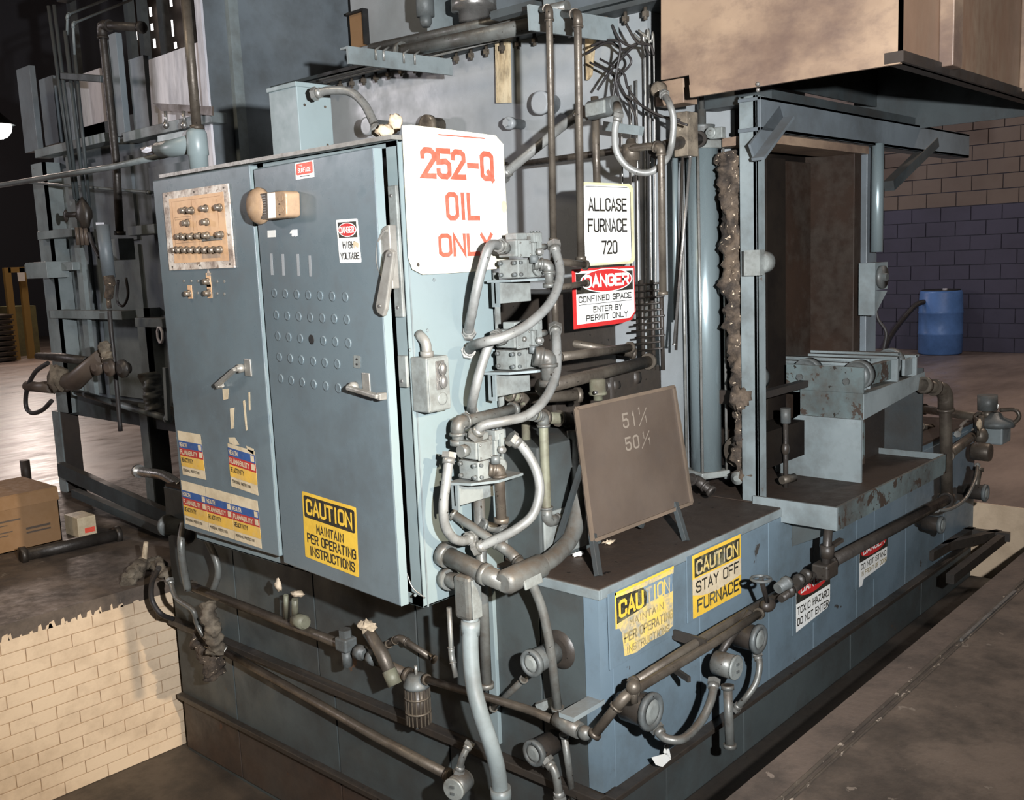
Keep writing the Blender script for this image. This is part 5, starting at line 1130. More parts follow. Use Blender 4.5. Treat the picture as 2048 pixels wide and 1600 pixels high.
# pipe run along the tank side
YQ = 1.72
P0 = G(1160,1462,x=2.26)
pipe('gas_pipe', 'brown pipe running along the tank side from the corner joint to the valves', 'pipe', [V((P0.x, 1.80, P0.z)), G(1250,1392,y=YQ), G(1432,1283,y=YQ), G(1520,1226,y=YQ)], .0155, M['pipe'])
pipe('gas_pipe', 'second brown pipe just above the first along the tank side', 'pipe', [G(1265,1368,y=1.76), G(1420,1268,y=1.76), G(1600,1162,y=1.76)], .0165, M['pipe'])
q = G(1267,1374,y=1.70); t = thing('pipe_tee', 'rounded tee fitting over the nearest burner cap', 'fitting', q)
MB().ball(q, .024, 12).tube([q, q - V((0,0,.05))], .013, 10).build('tee', M['pipe'], t)
pipe('gas_pipe', 'thick dark drain pipe running from the sign valves up to the far riser', 'pipe', [G(1655,1128,y=1.68), G(1895,998,y=1.68)], .026, M['grimepipe'])
pipe('riser_pipe', 'tall thick brown riser pipe with an elbow behind the roller table', 'pipe', [G(1893,1000,y=1.70), G(1891,780,y=1.70), G(1846,770,y=1.74)], .030, M['pipe'], corner=.10)
t = thing('drain_valve', 'black oily drain valve hanging under the drip tray corner', 'valve', G(1652,1060,y=1.68))
a_, b_ = G(1657,1050,y=1.67), G(1650,1150,y=1.67)
MB().tube([a_, b_], .018, 12).build('stem_pipe', M['grimepipe'], t); MB().lathe(a_ + (b_-a_)*.4, (0,0,-1), [(0,.02),(0,.028),(.05,.028),(.05,.02)], 12).build('body', M['grime'], t)
MB().beam(a_ + (b_-a_)*.48, a_ + (b_-a_)*.48 + V((.09,-.02,.02)), .022, .014).build('lever', M['grime'], t)
MB().box(b_.x-.04, b_.y-.03, b_.z-.01, b_.x+.06, b_.y+.04, b_.z+.05).build('block', M['grime'], t, bev=.008)
t = thing('globe_valve', 'greasy globe valve with a round handwheel on the tank-side pipe', 'valve', G(1530,1190,y=1.70))
h = G(1522,1158,y=1.66); c_ = G(1536,1210,y=1.71)
MB().tube([c_, h], .009, 8).build('stem', M['grimepipe'], t); MB().ball(c_, (.038,.026,.026), 12).build('body', M['grime'], t)
MB().tube([h + V((math.cos(a*math.pi/8)*.034, math.sin(a*math.pi/8)*.034, 0)) for a in range(17)], .006, 6, caps=False).box(h.x-.034, h.y-.004, h.z-.004, h.x+.034, h.y+.004, h.z+.004).build('handwheel', M['cast'], t, kind='stuff')
t = thing('solenoid', 'small pale solenoid next to the greasy handwheel valve', 'valve', G(1558,1175,y=1.69))
c_ = G(1558,1172,y=1.69); MB().lathe(c_ + V((-.03,-.01,0)), (1,-.2,.2), [(0,.02),(.045,.022),(.045,.026),(.06,.026)], 14).build('case', M['cast'], t)
MB().tube([G(1562,1198,y=1.70), G(1652,1132,y=1.70)], .015, 10).build('nipple', M['grimepipe'], t)
for i, (px, py) in enumerate(((1578,1182),(1598,1160),(1612,1150))):
    c_ = G(px, py, y=1.70); t = thing('pipe_union', 'greasy pipe union on the tank-side run, %s of three' % ('nearest the handwheel valve','middle','nearest the drain valve')[i], 'fitting', c_)
    MB().lathe(c_, (1,0,.03), [(-.02,.018),(-.01,.018),(-.01,.025),(.01,.025),(.01,.018),(.02,.018)], 10).build('nut', M['grime'], t)
pipe('hose', 'dark curved hose dropping from the tank-side pipe between the burner caps', 'hose', spline([G(1500,1225,y=1.74), G(1462,1275,y=1.74), G(1440,1310,y=1.76), G(1436,1330,y=1.78)]), .014, M['grimepipe'], ends=False)
for i, (q0, q1) in enumerate((((1346,1268),(1412,1296)), ((1330,1326),(1378,1330)))):
    tag(MB().beam(G(q0[0], q0[1], y=1.86), V((G(q1[0], q1[1], y=1.72).x, 1.72, G(q0[0], q0[1], y=1.86).z)), .012, .035 if i == 0 else .02).build('pipe_hanger', M['grime']), ('upper flat steel arm carrying the tank-side pipes', 'lower stub arm under the tank-side pipes')[i], 'bracket')
t = thing('corner_joint', 'dusty brown cast corner joint of the pipe run at the tank corner', 'fitting', G(1135,1450,x=2.26))
a_, b_ = G(1112,1436,x=2.26), G(1160,1462,x=2.26)
MB().tube([a_, (a_+b_)/2, b_], [.024,.03,.026], 12).ball(b_ + V((0,-.02,0)), .024, 10).build('joint', M['galv'], t, kind='stuff')
MB().box(2.24, a_.y - .09, a_.z + .02, 2.40, a_.y - .03, a_.z + .035).build('arm', M['frame'], t)
tag(MB().beam(G(1075,1415,x=2.36), G(1165,1382,y=1.98), .02, .03).build('support_arm', M['valve']), 'pale angle arm sticking out above the pipe corner joint', 'bracket')
# white tag tied low on the tank
t = thing('paper_tag', 'torn white tag tied low on the tank side under the burner cap', 'tag', G(1325,1525,y=1.80))
MB().prism([G(a, b, y=1.80) for a, b in ((1303,1515),(1335,1506),(1342,1518),(1325,1534),(1312,1530))], (0,.001,0)).build('tag', S['white'], t)
MB().prism([G(a, b, y=1.80) for a, b in ((1330,1490),(1336,1487),(1342,1515),(1337,1518))], (0,.001,0)).build('tie', S['white'], t)
MB().prism([G(a, b, y=1.80) for a, b in ((1330,1490),(1334,1489),(1333,1510),(1327,1505))], (0,.001,0)).build('tie', S['white'], t)
# ------------------------------------------------------------------ gas train across the casing front
XG = 2.27
pipe('gas_pipe', 'dark pipe running across the casing front from the left corner to the filter', 'pipe', [G(382,1172,x=XG), G(700,1296,x=XG), G(820,1352,x=XG)], .021, M['pipe'])
pipe('gas_pipe', 'brown pipe running from the filter to the tank corner joint', 'pipe', [G(850,1358,x=XG), G(1060,1420,x=XG), G(1130,1450,x=XG)], .0145, M['pipe'])
pipe('gas_pipe', 'lower dusty pipe running along the casing front under the gas train', 'pipe', [G(432,1292,x=2.31), G(760,1478,x=2.31), G(900,1552,x=2.31)], .019, M['pipe'])
pipe('gas_pipe', 'bent pipe behind the gas train, right of the strainer', 'pipe', [G(775,1290,x=2.34), G(800,1275,x=2.34), G(870,1320,x=2.36)], .012, M['pipe'])
ft = thing('gas_filter', 'dark cylindrical filter with a perforated guard hanging on the gas train', 'filter', G(833,1440,x=XG))
c_ = G(833,1362,x=XG); b_ = G(833,1442,x=XG); Lz = c_.z - b_.z
MB().lathe(c_, (0,0,-1), [(-.025,.012),(-.025,.03),(0,.044),(.012,.05),(.02,.05)], 24).build('head', M['cast'], ft)
MB().cyl(c_ - V((0,0,.02)), (c_.x, c_.y, c_.z - Lz), .043, n=24).build('bowl', M['grime'], ft)
g0 = None
for i in range(18):
    a = i*2*math.pi/18; p_ = V((c_.x + math.cos(a)*.0455, c_.y + math.sin(a)*.0455, c_.z - .02))
    if g0 is None: g0 = MB().box(p_.x-.002, p_.y-.002, p_.z - Lz + .02, p_.x+.002, p_.y+.002, p_.z).build('guard_bar', M['pipe'], ft); gp = p_
    else: copy_of(g0, p_ - gp, ft)
for k_ in (.35, .7): MB().lathe(c_ - V((0,0,Lz*k_)), (0,0,-1), [(0,.044),(0,.049),(.006,.049),(.006,.044)], 24).build('guard_ring', M['pipe'], ft)
MB().cyl(b_, b_ - V((0,0,.03)), .008, n=8).build('drain', M['cast'], ft); MB().cyl(c_ + V((0,0,.02)), c_ + V((0,0,.06)), .006, n=8).build('vent', M['steel2'], ft)
t = thing('gas_regulator', 'square-capped gas regulator on the gas train under the cabinet', 'regulator', G(692,1290,x=2.22))
c_ = G(692,1288,x=2.24); MB().box(c_.x-.03, c_.y-.034, c_.z-.025, c_.x+.03, c_.y+.034, c_.z+.03).build('body', M['cast'], t, bev=.008)
MB().hexn(c_ + V((0,0,.03)), (0,0,1), .026, .03).build('cap', M['cast'], t); MB().cyl(c_ - V((0,0,.025)), c_ - V((0,0,.09)), .020, n=14).build('sump', M['cast'], t)
for i, (px, py) in enumerate(((722,1305),(748,1316))):
    c_ = G(px, py, x=2.25); t = thing('pipe_union', 'dusty union nut right of the gas regulator, %s one' % ('left','right')[i], 'fitting', c_)
    MB().lathe(c_, (0,-1,0), [(-.02,.02),(-.02,.03),(.012,.03),(.012,.022),(.03,.022)], 8).build('nut', M['cast'], t)
t = thing('strainer', 'brown Y strainer with a pale paste-smeared top on the gas train', 'strainer', G(765,1310,x=2.2))
MB().tube([G(738,1262,x=2.2), G(765,1310,x=2.2), G(788,1362,x=2.2)], [.020,.026,.024], 14).build('body', M['pipe'], t)
MB().tube([G(778,1340,x=2.19), G(790,1370,x=2.19)], .027, 12).build('plug', M['greenpipe'], t)
MB().ball(G(734,1252,x=2.2), (.03,.034,.022), 14, amp=.8, seed=11).build('paste', M['paint_rag'], t)
t = thing('shutoff_valve', 'small valve with a pale wrapped handle left on the gas train', 'valve', G(590,1240,x=2.24))
MB().tube([G(590,1235,x=2.25), G(590,1198,x=2.24)], .014, 10).tube([G(572,1236,x=2.25), G(572,1190,x=2.24)], .010, 8).build('stem', M['greenpipe'], t, kind='stuff')
MB().ball(G(594,1187,x=2.23), (.02,.034,.010), 12, amp=.8, seed=4).build('handle', M['paint_rag'], t)
MB().ball(G(556,1170,x=2.24), (.014,.018,.024), 12, amp=.6, seed=8).build('wrapping', M['paint_rag'], t)
MB().lathe(G(600,1242,x=2.25), (0,-1,0), [(-.03,.03),(.03,.03),(.03,.024),(.04,.024)], 10).build('tee', M['greenpipe'], t)
for i, (a_, b_) in enumerate((((392,1275),(420,1338)), ((388,1310),(440,1262)))): pass
lumpy('rag_bundle', 'grey grimy rag bundle hanging under the left end of the gas train', 'rag', [G(415,1208,x=2.22), G(420,1240,x=2.2), G(428,1272,x=2.21), G(432,1300,x=2.24)], .035, M['rag'], seed=5, amp=.7)
lumpy('rag_bundle', 'dark brown rag bundle stuck behind the curved hose', 'rag', [G(398,1272,x=2.3), G(412,1300,x=2.28), G(422,1325,x=2.27), G(428,1350,x=2.28)], .045, M['wool'], seed=12, amp=.7)
hose('hose', 'grey hose curving down past the rag bundles to the lower pipe', 'hose', [G(340,1160,x=2.2), G(352,1195,x=2.18), G(385,1220,x=2.18), G(395,1250,x=2.2), G(415,1280,x=2.22), G(450,1300,x=2.27)], .012, M['galv'])
hose('hose', 'black rubber hose looping in front of the brick wall by the casing corner', 'hose', [G(318,1135,x=2.2), G(304,1165,x=2.2), G(304,1200,x=2.2), G(322,1228,x=2.22), G(345,1238,x=2.3)], .013, M['rubber'], nut=False)
hose('hose', 'pale hose hanging from behind the cabinet to the pit edge', 'hose', [G(368,1045,x=2.25), G(362,1085,x=2.2), G(366,1130,x=2.2), G(376,1180,x=2.22)], .018, M['galv'], nut=False)
hose('hose', 'second pale hose right of the first, behind the hazard labels', 'hose', [G(412,1075,x=2.3), G(432,1120,x=2.3), G(436,1150,x=2.3), G(424,1185,x=2.28)], .016, M['galv'], nut=False)
pipe('elbow_pipe', 'silver elbow pipe coming over the casing corner left of the cabinet', 'pipe', spline([G(275,942,x=2.5), G(300,946,x=2.5), G(330,952,x=2.5), G(365,975,x=2.45)]), .026, M['steel'], ends=True, corner=.01)
t = thing('motor_cap', 'dim round cap pointing left at the casing corner under the labels', 'fitting', G(330,1050,x=2.35))
MB().lathe(G(330,1050,x=2.35), (.2,-1,0), [(0,.05),(.02,.055),(.02,.045),(.14,.04)], 18).build('cap', M['cast'], t)
MB().ball(G(374,1070,x=2.3), (.04,.04,.045), 12).build('knob', M['rubber'], t)
lumpy('rag_bundle', 'torn pale rags and leaves heaped on the pit edge', 'rag', [G(250,1165,z=.02), G(285,1130,z=.05), G(310,1125,z=.03), G(335,1150,z=.03)], .03, M['rag'], seed=22, amp=1.1)
t = tag(MB().tube([G(292,1085,z=.16), G(288,1120,z=.06), G(262,1150,z=.02)], [.012,.016,.008], 8).build('bent_strip', M['paint_rag']), 'pale bent strip sticking up from the rags at the pit edge', 'scrap')
hose('wire', 'thin bright loose wire hanging from the cabinet door gap', 'wire', [G(793,1130,x=2.0), G(812,1145,x=2.0), G(825,1175,x=2.0), G(850,1196,x=2.03)], .0022, M['steel'], nut=False, n=6)
# ------------------------------------------------------------------ tee duct and pole on the cabinet top, long pipe
t = thing('tee_fitting', 'shiny pale green tee fitting with a sleeve rising from the cabinet top', 'fitting', G(398,335,x=2.15))
a_, b_ = G(400,335,x=2.15), G(392,258,x=2.15)
MB().lathe(b_, (0,0,-1), [(0,.030),(.015,.040),(.10,.042),(.105,.037),(.16,.036)], 20).build('sleeve', M['cab'], t)
MB().tube([G(392,285,x=2.15), G(345,297,x=2.15), G(318,298,x=2.15)], [.036,.036,.030], 16).build('branch', M['cab'], t)
MB().prism([G(a, b, x=2.17) for a, b in ((315,272),(385,258),(385,285),(315,292))], (.02,0,0)).build('cover', M['cab'], t)
MB().ball(G(303,300,x=2.15), (.03,.035,.014), 12, amp=1.0, seed=6).build('torn_end', M['pale'], t)
pipe('conduit_pole', 'tall brown conduit pole rising from the tee fitting past the top of the frame', 'conduit', [G(394,260,x=2.15), G(370,-12,x=2.15)], .0195, M['pipe'])
pipe('water_pipe', 'long grey pipe crossing from the left edge to the cabinet top', 'pipe', [G(-8,372,x=2.3), G(230,333,x=2.3), G(355,304,x=2.3)], .0145, M['frame'], ends=False)
pipe('water_pipe', 'thinner grey pipe sloping below the long pipe at left', 'pipe', [G(60,365,x=2.9), G(300,385,x=2.9), G(306,385,x=3.1)], .009, M['frame'], ends=False)
# ------------------------------------------------------------------ barrel at the back wall
br = thing('blue_barrel', 'blue plastic drum standing by the navy block wall', 'barrel', (14.04, 4.85, 0)); R_ = .285
MB().lathe((14.04,4.85,0), (0,0,1), [(0,.26),(.02,R_),(.27,R_),(.28,R_+.008),(.30,R_),(.56,R_),(.57,R_+.008),(.59,R_),(.84,R_-.01),(.87,.26),(.87,.24),(.86,.235)], 36).build('drum', M['blue'], br)
MB().lathe((14.04,4.85,.862), (0,0,1), [(0,.25),(.02,.25),(.02,.24),(.01,.235)], 36).build('rim', M['black'], br)
MB().lathe((13.98,4.78,.87), (0,0,1), [(0,.03),(.03,.03)], 12).build('bung', M['pale'], br)
hose('hose', 'black hose arching from the blue drum down behind the roller table', 'hose', [G(1863,608,x=13.9), G(1848,604,x=13.8), G(1830,612,x=13.7), G(1805,640,x=13.5), G(1782,672,x=13.2), G(1768,705,x=12.8)], .035, M['rubber'], nut=False)
hose('black_cable', 'thin black cable hanging from the guide bracket down to the rollers', 'cable', [G(1747,540,x=4.97), G(1750,590,x=4.97), G(1755,635,x=4.97), G(1772,665,x=4.97), G(1766,705,x=4.97)], .008, M['rubber'], nut=False, n=6)
# ------------------------------------------------------------------ pipework at the far end of the tank
FX = 5.75
t = thing('solenoid_valve', 'small grey cylindrical solenoid at the far right end of the tank', 'valve', G(1975,815,x=6.02))
c_ = G(1975,790,x=6.02); b_ = G(1975,820,x=6.02); MB().cyl(b_, c_, .055, n=20).build('coil', M['cast'], t); MB().cyl(b_ - V((0,0,.05)), b_, .03, n=12).build('neck', M['pipe'], t)
t = thing('regulator', 'dark round-topped regulator at the far right of the tank', 'regulator', G(1990,860,x=6.02))
c_ = G(1990,845,x=6.02); MB().lathe(c_ + V((0,0,-.02)), (0,0,1), [(0,.105),(.03,.105),(.05,.05),(.08,.028)], 24).build('dome', M['cast'], t)
MB().box(c_.x-.06, c_.y-.06, c_.z-.12, c_.x+.10, c_.y+.06, c_.z-.02).build('body', M['frame'], t, bev=.01)
pipe('pipe', 'brown pipe run behind the far riser with an elbow', 'pipe', [G(1845,818,x=6.4), G(1962,836,x=6.02)], .026, M['pipe'])
pipe('pipe', 'short branch pipe leaving the far riser toward the brass valves', 'pipe', [G(1893,912,y=1.70), G(1950,868,y=1.85)], .026, M['pipe'])
t = thing('gate_valve', 'dusty brass valve cluster right of the far riser', 'valve', G(1960,880,y=1.8))
c_ = G(1962,872,y=1.8); MB().ball(c_, (.045,.04,.05), 14).build('body', M['pipe'], t); MB().cyl(c_, c_ + V((0,0,.12)), .016, n=10).build('stem', M['pipe'], t)
MB().lathe(c_ + V((0,0,.05)), (.5,-1,0), [(-.03,.05),(-.03,.06),(-.015,.06),(-.015,.045)], 18).build('flange', M['pipe'], t)
MB().ball(G(1958,850,y=1.78), (.015,.015,.03), 8, amp=.5).build('tag', M['paint_rag'], t)
t = thing('round_junction_box', 'round brown conduit box on the far pipework', 'junction box', G(1975,905,y=1.7))
t = t; MB().lathe(G(1978,905,y=1.68), (0,-1,0), [(-.09,.04),(-.08,.05),(0,.05),(.01,.045)], 18).build('case', M['pipe'], t)
pipe('pipe', 'two-inch pipe dropping from the far conduit box', 'pipe', [G(1957,935,y=1.7), G(1948,990,y=1.7)], .02, M['pipe'])
hose('flexible_conduit', 'pale flexible conduit from the far solenoid down to the riser', fl, [G(1990,812,x=6.02), G(1965,832,y=2.0), G(1930,845,y=1.9), G(1915,868,y=1.85)], .012, M['flex'])
hose('hose', 'thin dark hose curling at the far right edge of the pipework', 'hose', [G(2000,820,x=6.02), G(2030,820,x=6.02), G(2038,835,x=6.02), G(2020,850,x=6.02), G(1995,852,x=6.02)], .012, M['pipe'], nut=False)
pipe('pipe', 'small brown elbow pipe behind the roller table leg', 'pipe', [G(1843,853,y=2.0), G(1868,855,y=2.0), G(1876,900,y=2.0)], .014, M['pipe'])
t = thing('riser_pipe', 'slim riser with a shut-off cock on the drip tray, left of the table', 'pipe', G(1570,975,z=.47))
a_ = G(1571,832,y=2.0); MB().tube([a_, (a_.x, a_.y, .47)], .011, 10).build('tube', M['grimepipe'], t); MB().cyl(a_ - V((0,0,.03)), a_ + V((0,0,.035)), .022, n=14).build('cap', M['cast'], t)
c_ = G(1571,898,y=2.0); MB().ball(c_, (.02,.018,.03), 10).build('cock', M['grime'], t)
c_ = G(1570,958,y=2.0); MB().tube([c_ - V((.03,0,0)), c_ + V((.05,-.02,0))], .018, 10).build('tee', M['pipe'], t)
for i, (px, py, r) in enumerate(((1645,1008,.012),(1735,953,.022))):
    q = G(px, py, z=.472); tag(MB().ball(q, (r*1.6,r,.008), 10, amp=1).build('foil_scrap', M['steel']), ('crumpled bright foil in the near corner of the drip tray','shiny puddle-like foil scrap under the roller table')[i], 'scrap')
# pit frame at the far end
pf = thing('pit_frame', 'rusty angle frame lying over the pit at the far end of the tank', 'frame', (5.9, 1.45, -.1))
for a_, b_ in (((1880,1095),(1998,1068)), ((1905,1062),(2020,1074)), ((1945,1062),(1860,1112)), ((2002,1078),(1900,1158))):
    MB().beam(G(*a_, z=-.12), G(*b_, z=-.12), .04, .05).build('angle', M['grime'], pf)
# ------------------------------------------------------------------ second furnace on the left
XL = 3.0
lf = thing('second_furnace', 'second grey-blue furnace standing beyond the brick pit at the left', 'furnace', (XL, 4.85, 0))
def bl(px0, py0, px1, py1, x, d, mat, nm, top=None):
    "box on plane x between two photo corners"
    a, b = G(px0, py0, x=x), G(px1, py1, x=x)
    return MB().box(x, min(a.y,b.y), min(a.z,b.z), x + d, max(a.y,b.y), max(a.z,b.z)).build(nm, M[mat], lf, bev=.002)
MB().box(3.12, 5.02, .72, 5.2, 7.15, 2.42).build('shell', M['left'], lf)
for y0_, y1_, z0_, z1_, m_ in ((6.72,7.0,.75,2.3,'frame'),(6.02,6.60,.75,1.30,'frame'),(6.02,6.6,1.32,1.75,'frame'),(6.02,6.6,1.78,2.3,'left'),(5.1,5.8,1.5,2.2,'left'),(5.1,5.8,.75,1.3,'left')): MB().box(3.10, y0_, z0_, 3.12, y1_, z1_).build('side_panel', M[m_], lf)
q0, q1 = G(100, 350, x=3.05), G(112, 950, x=3.05)
MB().box(3.0, 7.05, 0.6, 3.02, 7.25, 2.35).box(3.0, 7.05, 0.6, 3.2, 7.07, 2.35).build('corner_post', M['frame'], lf)
MB().box(3.0, 6.62, .75, 3.03, 6.70, 2.35).build('channel_post', M['frame'], lf)
MB().box(3.02, 5.85, 0.72, 3.05, 5.97, 1.35).box(3.02, 5.85, 0.72, 3.3, 5.87, 1.35).build('inner_post', M['frame'], lf)
MB().box(2.99, 7.21, .0, 3.0, 7.33, .60).build('leg_edge', M['frame'], lf)
MB().box(3.0, 7.21, .0, 3.13, 7.33, .60).build('leg', M['rustdark'], lf, bev=.004)
MB().box(3.01, 5.94, .0, 3.02, 6.04, .74).build('leg_edge', M['frame'], lf)
MB().box(3.02, 5.94, .0, 3.15, 6.04, .74).build('leg', M['dark'], lf, bev=.004)
MB().box(3.05, 5.0, .58, 5.2, 7.2, .72).build('bottom_frame', M['dark'], lf)
for (a_, b_, d) in (((75,306),(215,277),.05), ((252,272),(428,238),.05), ((80,470),(150,466),.05), ((262,462),(315,458),.05), ((105,622),(250,637),.06), ((276,648),(330,642),.06), ((55,541),(150,528),.04)):
    p_, q_ = G(*a_, x=2.97), G(*b_, x=2.97); MB().box(2.95, q_.y, (p_.z+q_.z)/2 - .028, 3.05, p_.y, (p_.z+q_.z)/2 + .028).build('rail', M['frame'], lf, bev=.003)
bl(50, 526, 95, 556, 2.85, .15, 'frame', 'terminal_box')
# upper columns and sheets
for (x0_, x1_, yt, yb, x, m_) in ((32,76,140,300,3.0,'left'),(77,118,160,285,3.25,'left'),(110,150,172,285,3.3,'left'),(152,212,152,275,3.3,'pale'),(216,250,70,270,3.0,'left'),(256,300,120,262,3.05,'left')):
    bl(x0_, yt, x1_, yb, x, .04, m_, 'upper_sheet')
a_, b_ = G(296,118,x=3.04), G(416,236,x=3.04); MB().prism([G(297,120,x=3.04), G(414,78,x=3.04), G(428,232,x=3.04), G(305,258,x=3.04)], (.03,0,0)).build('upper_sheet', M['pale'], lf, label='pale whitish upper sheet')
bl(200, 70, 219, 280, 2.98, .05, 'frame', 'upper_post')
yy = G(418, 200, x=3.0).y
MB().box(3.0, yy, 1.6, 4.05, yy + .03, 4.0).build('end_sheet', M['left'], lf, bev=.003)
p_ = G(470, 180, y=yy - .02); MB().box(p_.x - .01, yy - .035, 1.6, p_.x + .05, yy, 3.05).build('end_sheet_fold', M['frame'], lf)
MB().box(p_.x + .05, yy - .012, 1.6, 4.05, yy - .001, 2.98).build('end_sheet_lap', M['left'], lf)
MB().box(2.99, yy - .01, 1.6, 3.004, yy + .05, 4.0).build('bright_edge', M['pale'], lf)
MB().box(3.3, 4.95, 2.42, 5.0, 7.1, 2.6).build('roof', M['dark'], lf)
for px in (141, 255, 281, 322, 372): 
    q = G(px, 60, x=4.2); MB().box(4.2, q.y - .035, 2.6, 4.26, q.y + .035, 4.6).build('roof_column', M['dark'], lf)
for z_ in (3.95,): MB().box(4.1, 4.9, z_, 4.2, 9.0, z_ + .12).build('roof_beam', M['dark'], lf)
# rust brown drip plate with two cocks
t = thing('drip_plate', 'brown steel plate with two small cocks hanging on the left furnace', 'plate', G(340,225,x=2.9))
MB().prism([G(a, b, x=2.9) for a, b in ((305,206),(424,213),(424,231),(322,222))], (.01,0,0)).build('plate', M['tin'], t)
for px in (331, 367):
    MB().tube([G(px, 222, x=2.88), G(px+1, 250, x=2.88)], .010, 8).ball(G(px+1, 250, x=2.88), (.018,.018,.022), 10).build('cock', M['steel'], t, kind='stuff')
# vertical pipes
vp = [('slim dark pipe, leftmost of the upright bundle', (97,12),(150,398), 2.85, .011), ('slim dark pipe second in the upright bundle', (108,10),(156,400), 2.85, .011), ('slim pipe in the middle of the upright bundle', (130,62),(172,420), 2.85, .012), ('slim dark pipe at the right of the upright bundle', (150,110),(180,420), 2.85, .010)]
for lab, a_, b_, x_, r_ in vp: pipe('upright_pipe', lab, 'pipe', [G(*a_, x=x_), G(*b_, x=x_)], r_, M['dark'], ends=False)
pipe('upright_pipe', 'thick brown upright pipe with an elbow top in the left furnace bundle', 'pipe', [G(285,55,x=2.9), G(203,50,x=2.85), G(232,325,x=2.85), G(240,470,x=2.85)], .024, M['grimepipe'])
pipe('upright_pipe', 'pale thin pipe bending over toward the roof, upper one', 'pipe', [G(215,-2,x=3.4), G(135,30,x=2.9), G(134,70,x=2.9)], .008, M['frame'], ends=False)
pipe('upright_pipe', 'pale thin pipe bending over toward the roof, lower one', 'pipe', [G(262,0,x=3.6), G(146,47,x=2.9), G(150,120,x=2.9)], .008, M['frame'], ends=False)
t = thing('pipe_clamp', 'dark cross clamp tying the upright pipes of the left furnace', 'bracket', G(160,155,x=2.83))
MB().beam(G(125,152,x=2.83), G(205,158,x=2.83), .03, .04).build('bar', M['dark'], t, bev=.004)
# cream inspection tube with scorched end, and valve cluster
t = thing('sight_tube', 'pale grey tube with a scorched brass end hanging on the left furnace', 'tube', G(218,600,x=2.75))
MB().tube([G(205,450,x=2.75), G(218,555,x=2.75)], .038, 18).build('tube', M['left'], t)
MB().box(*(G(193,462,x=2.73)), *(G(208,445,x=2.78))).build('cap', M['pale'], t)
lm = MB().tube(spline([G(217,552,x=2.74), G(220,572,x=2.74), G(217,598,x=2.74), G(219,617,x=2.74)]), [.032]*8+[.026]*8+[.014]*9, 12)
lm.build('scorched_end', M['wool'], t)
hose('black_cable', 'black cable dangling beside the sight tube end', 'cable', [G(252,555,x=2.8), G(256,590,x=2.8), G(246,612,x=2.8), G(234,600,x=2.8), G(236,560,x=2.8)], .008, M['rubber'], nut=False, n=6)
hose('black_cable', 'thick black cable hanging from the sight tube down past the flanges', 'cable', [G(219,620,x=2.72), G(222,660,x=2.72), G(232,760,x=2.72), G(241,862,x=2.72)], .014, M['rubber'], nut=False, n=8)
hose('black_cable', 'black cable slanting from the red manifold to the sight tube', 'cable', [G(178,465,x=2.8), G(186,490,x=2.8), G(200,515,x=2.78)], .012, M['rubber'], nut=False, n=8)
t = thing('manifold', 'grimy red-brown valve manifold with a wing handle on the left furnace', 'valve', G(165,440,x=2.8))
c_ = G(168,428,x=2.8); MB().ball(c_, (.04,.06,.09), 14, amp=.3).build('body', M['grime'], t)
MB().tube([c_, G(135,430,x=2.8)], .018, 8).build('arm', M['grime'], t); MB().ball(G(132,432,x=2.8), (.012,.03,.04), 8).build('wing_handle', M['grime'], t)
for px in (154, 163, 171): MB().tube([G(px, 455, x=2.8), G(px+3, 490, x=2.8)], .014, 8).build('tail_pipe', M['tin'], t)
t = thing('flow_switch', 'small pale box with pipe nipples beside the sight tube', 'box', G(247,495,x=2.85))
MB().box(*(G(240,520,x=2.85)), *(G(252,478,x=2.95))).build('case', M['frame'], t, bev=.003)
# big flanged pipe cluster low on the left furnace
t = thing('flanged_blower', 'rusty flanged pipe cluster with three round flanges, low on the left furnace', 'pipe cluster', G(160,760,x=2.6))
MB().tube([G(112,765,x=2.7), G(150,762,x=2.68), G(205,712,x=2.6)], [.05,.06,.045], 14).build('duct', M['tin'], t)
MB().tube([G(75,712,x=2.75), G(120,715,x=2.75), G(175,722,x=2.68)], [.022,.03,.028], 12).build('pipe', M['grimepipe'], t)
for px, py, r_, m_ in ((196,732,.055,'tin'),(222,735,.05,'tin'),(248,737,.052,'grime')):
    c_ = G(px, py, x=2.6); MB().lathe(c_, (-1,-.15,0), [(-.03,r_*.6),(0,r_*.6),(0,r_),(.018,r_),(.018,r_*.55),(.03,r_*.5)], 22).build('flange', M[m_], t)
MB().ball(G(118,758,x=2.66), (.06,.085,.09), 14, amp=.6, seed=31).build('wrapping', M['rag'], t)
MB().tube([G(55,772,x=2.72), G(105,775,x=2.7)], [.036,.04], 12).build('stub', M['tin'], t)
lumpy('wrapped_valve', 'yellowed wrapped valve standing on the flanged pipe cluster', 'valve', [G(208,685,x=2.58), G(212,700,x=2.58), G(218,720,x=2.58)], .028, M['rag'], seed=41, amp=.9)
hose('hose', 'black hose drooping in a loop at the far left of the flanged pipes', 'hose', [G(96,726,x=2.72), G(70,745,x=2.7), G(54,780,x=2.7), G(52,812,x=2.7), G(64,826,x=2.7), G(85,820,x=2.7), G(103,802,x=2.7)], .015, M['rubber'], nut=False)
pipe('rail_pipe', 'grey rail pipe sloping across under the flanged pipe cluster', 'pipe', [G(150,783,x=2.85), G(338,838,x=2.85)], .020, M['frame'])
lumpy('wrapped_tank', 'small foil-wrapped vessel beside the cabinet, bound with wire', 'vessel', [G(298,745,x=2.7), G(303,775,x=2.7), G(305,800,x=2.7), G(308,820,x=2.7)], .052, M['cast'], seed=51, amp=.35)
c_ = G(320,670,x=2.75); MB().tube([c_ + V((0, math.cos(i*math.pi/4+.39)*.03, math.sin(i*math.pi/4+.39)*.045)) for i in range(9)], .008, 6, caps=False).build('ring_plate', M['pale'], lf, label='pale octagonal ring plate')
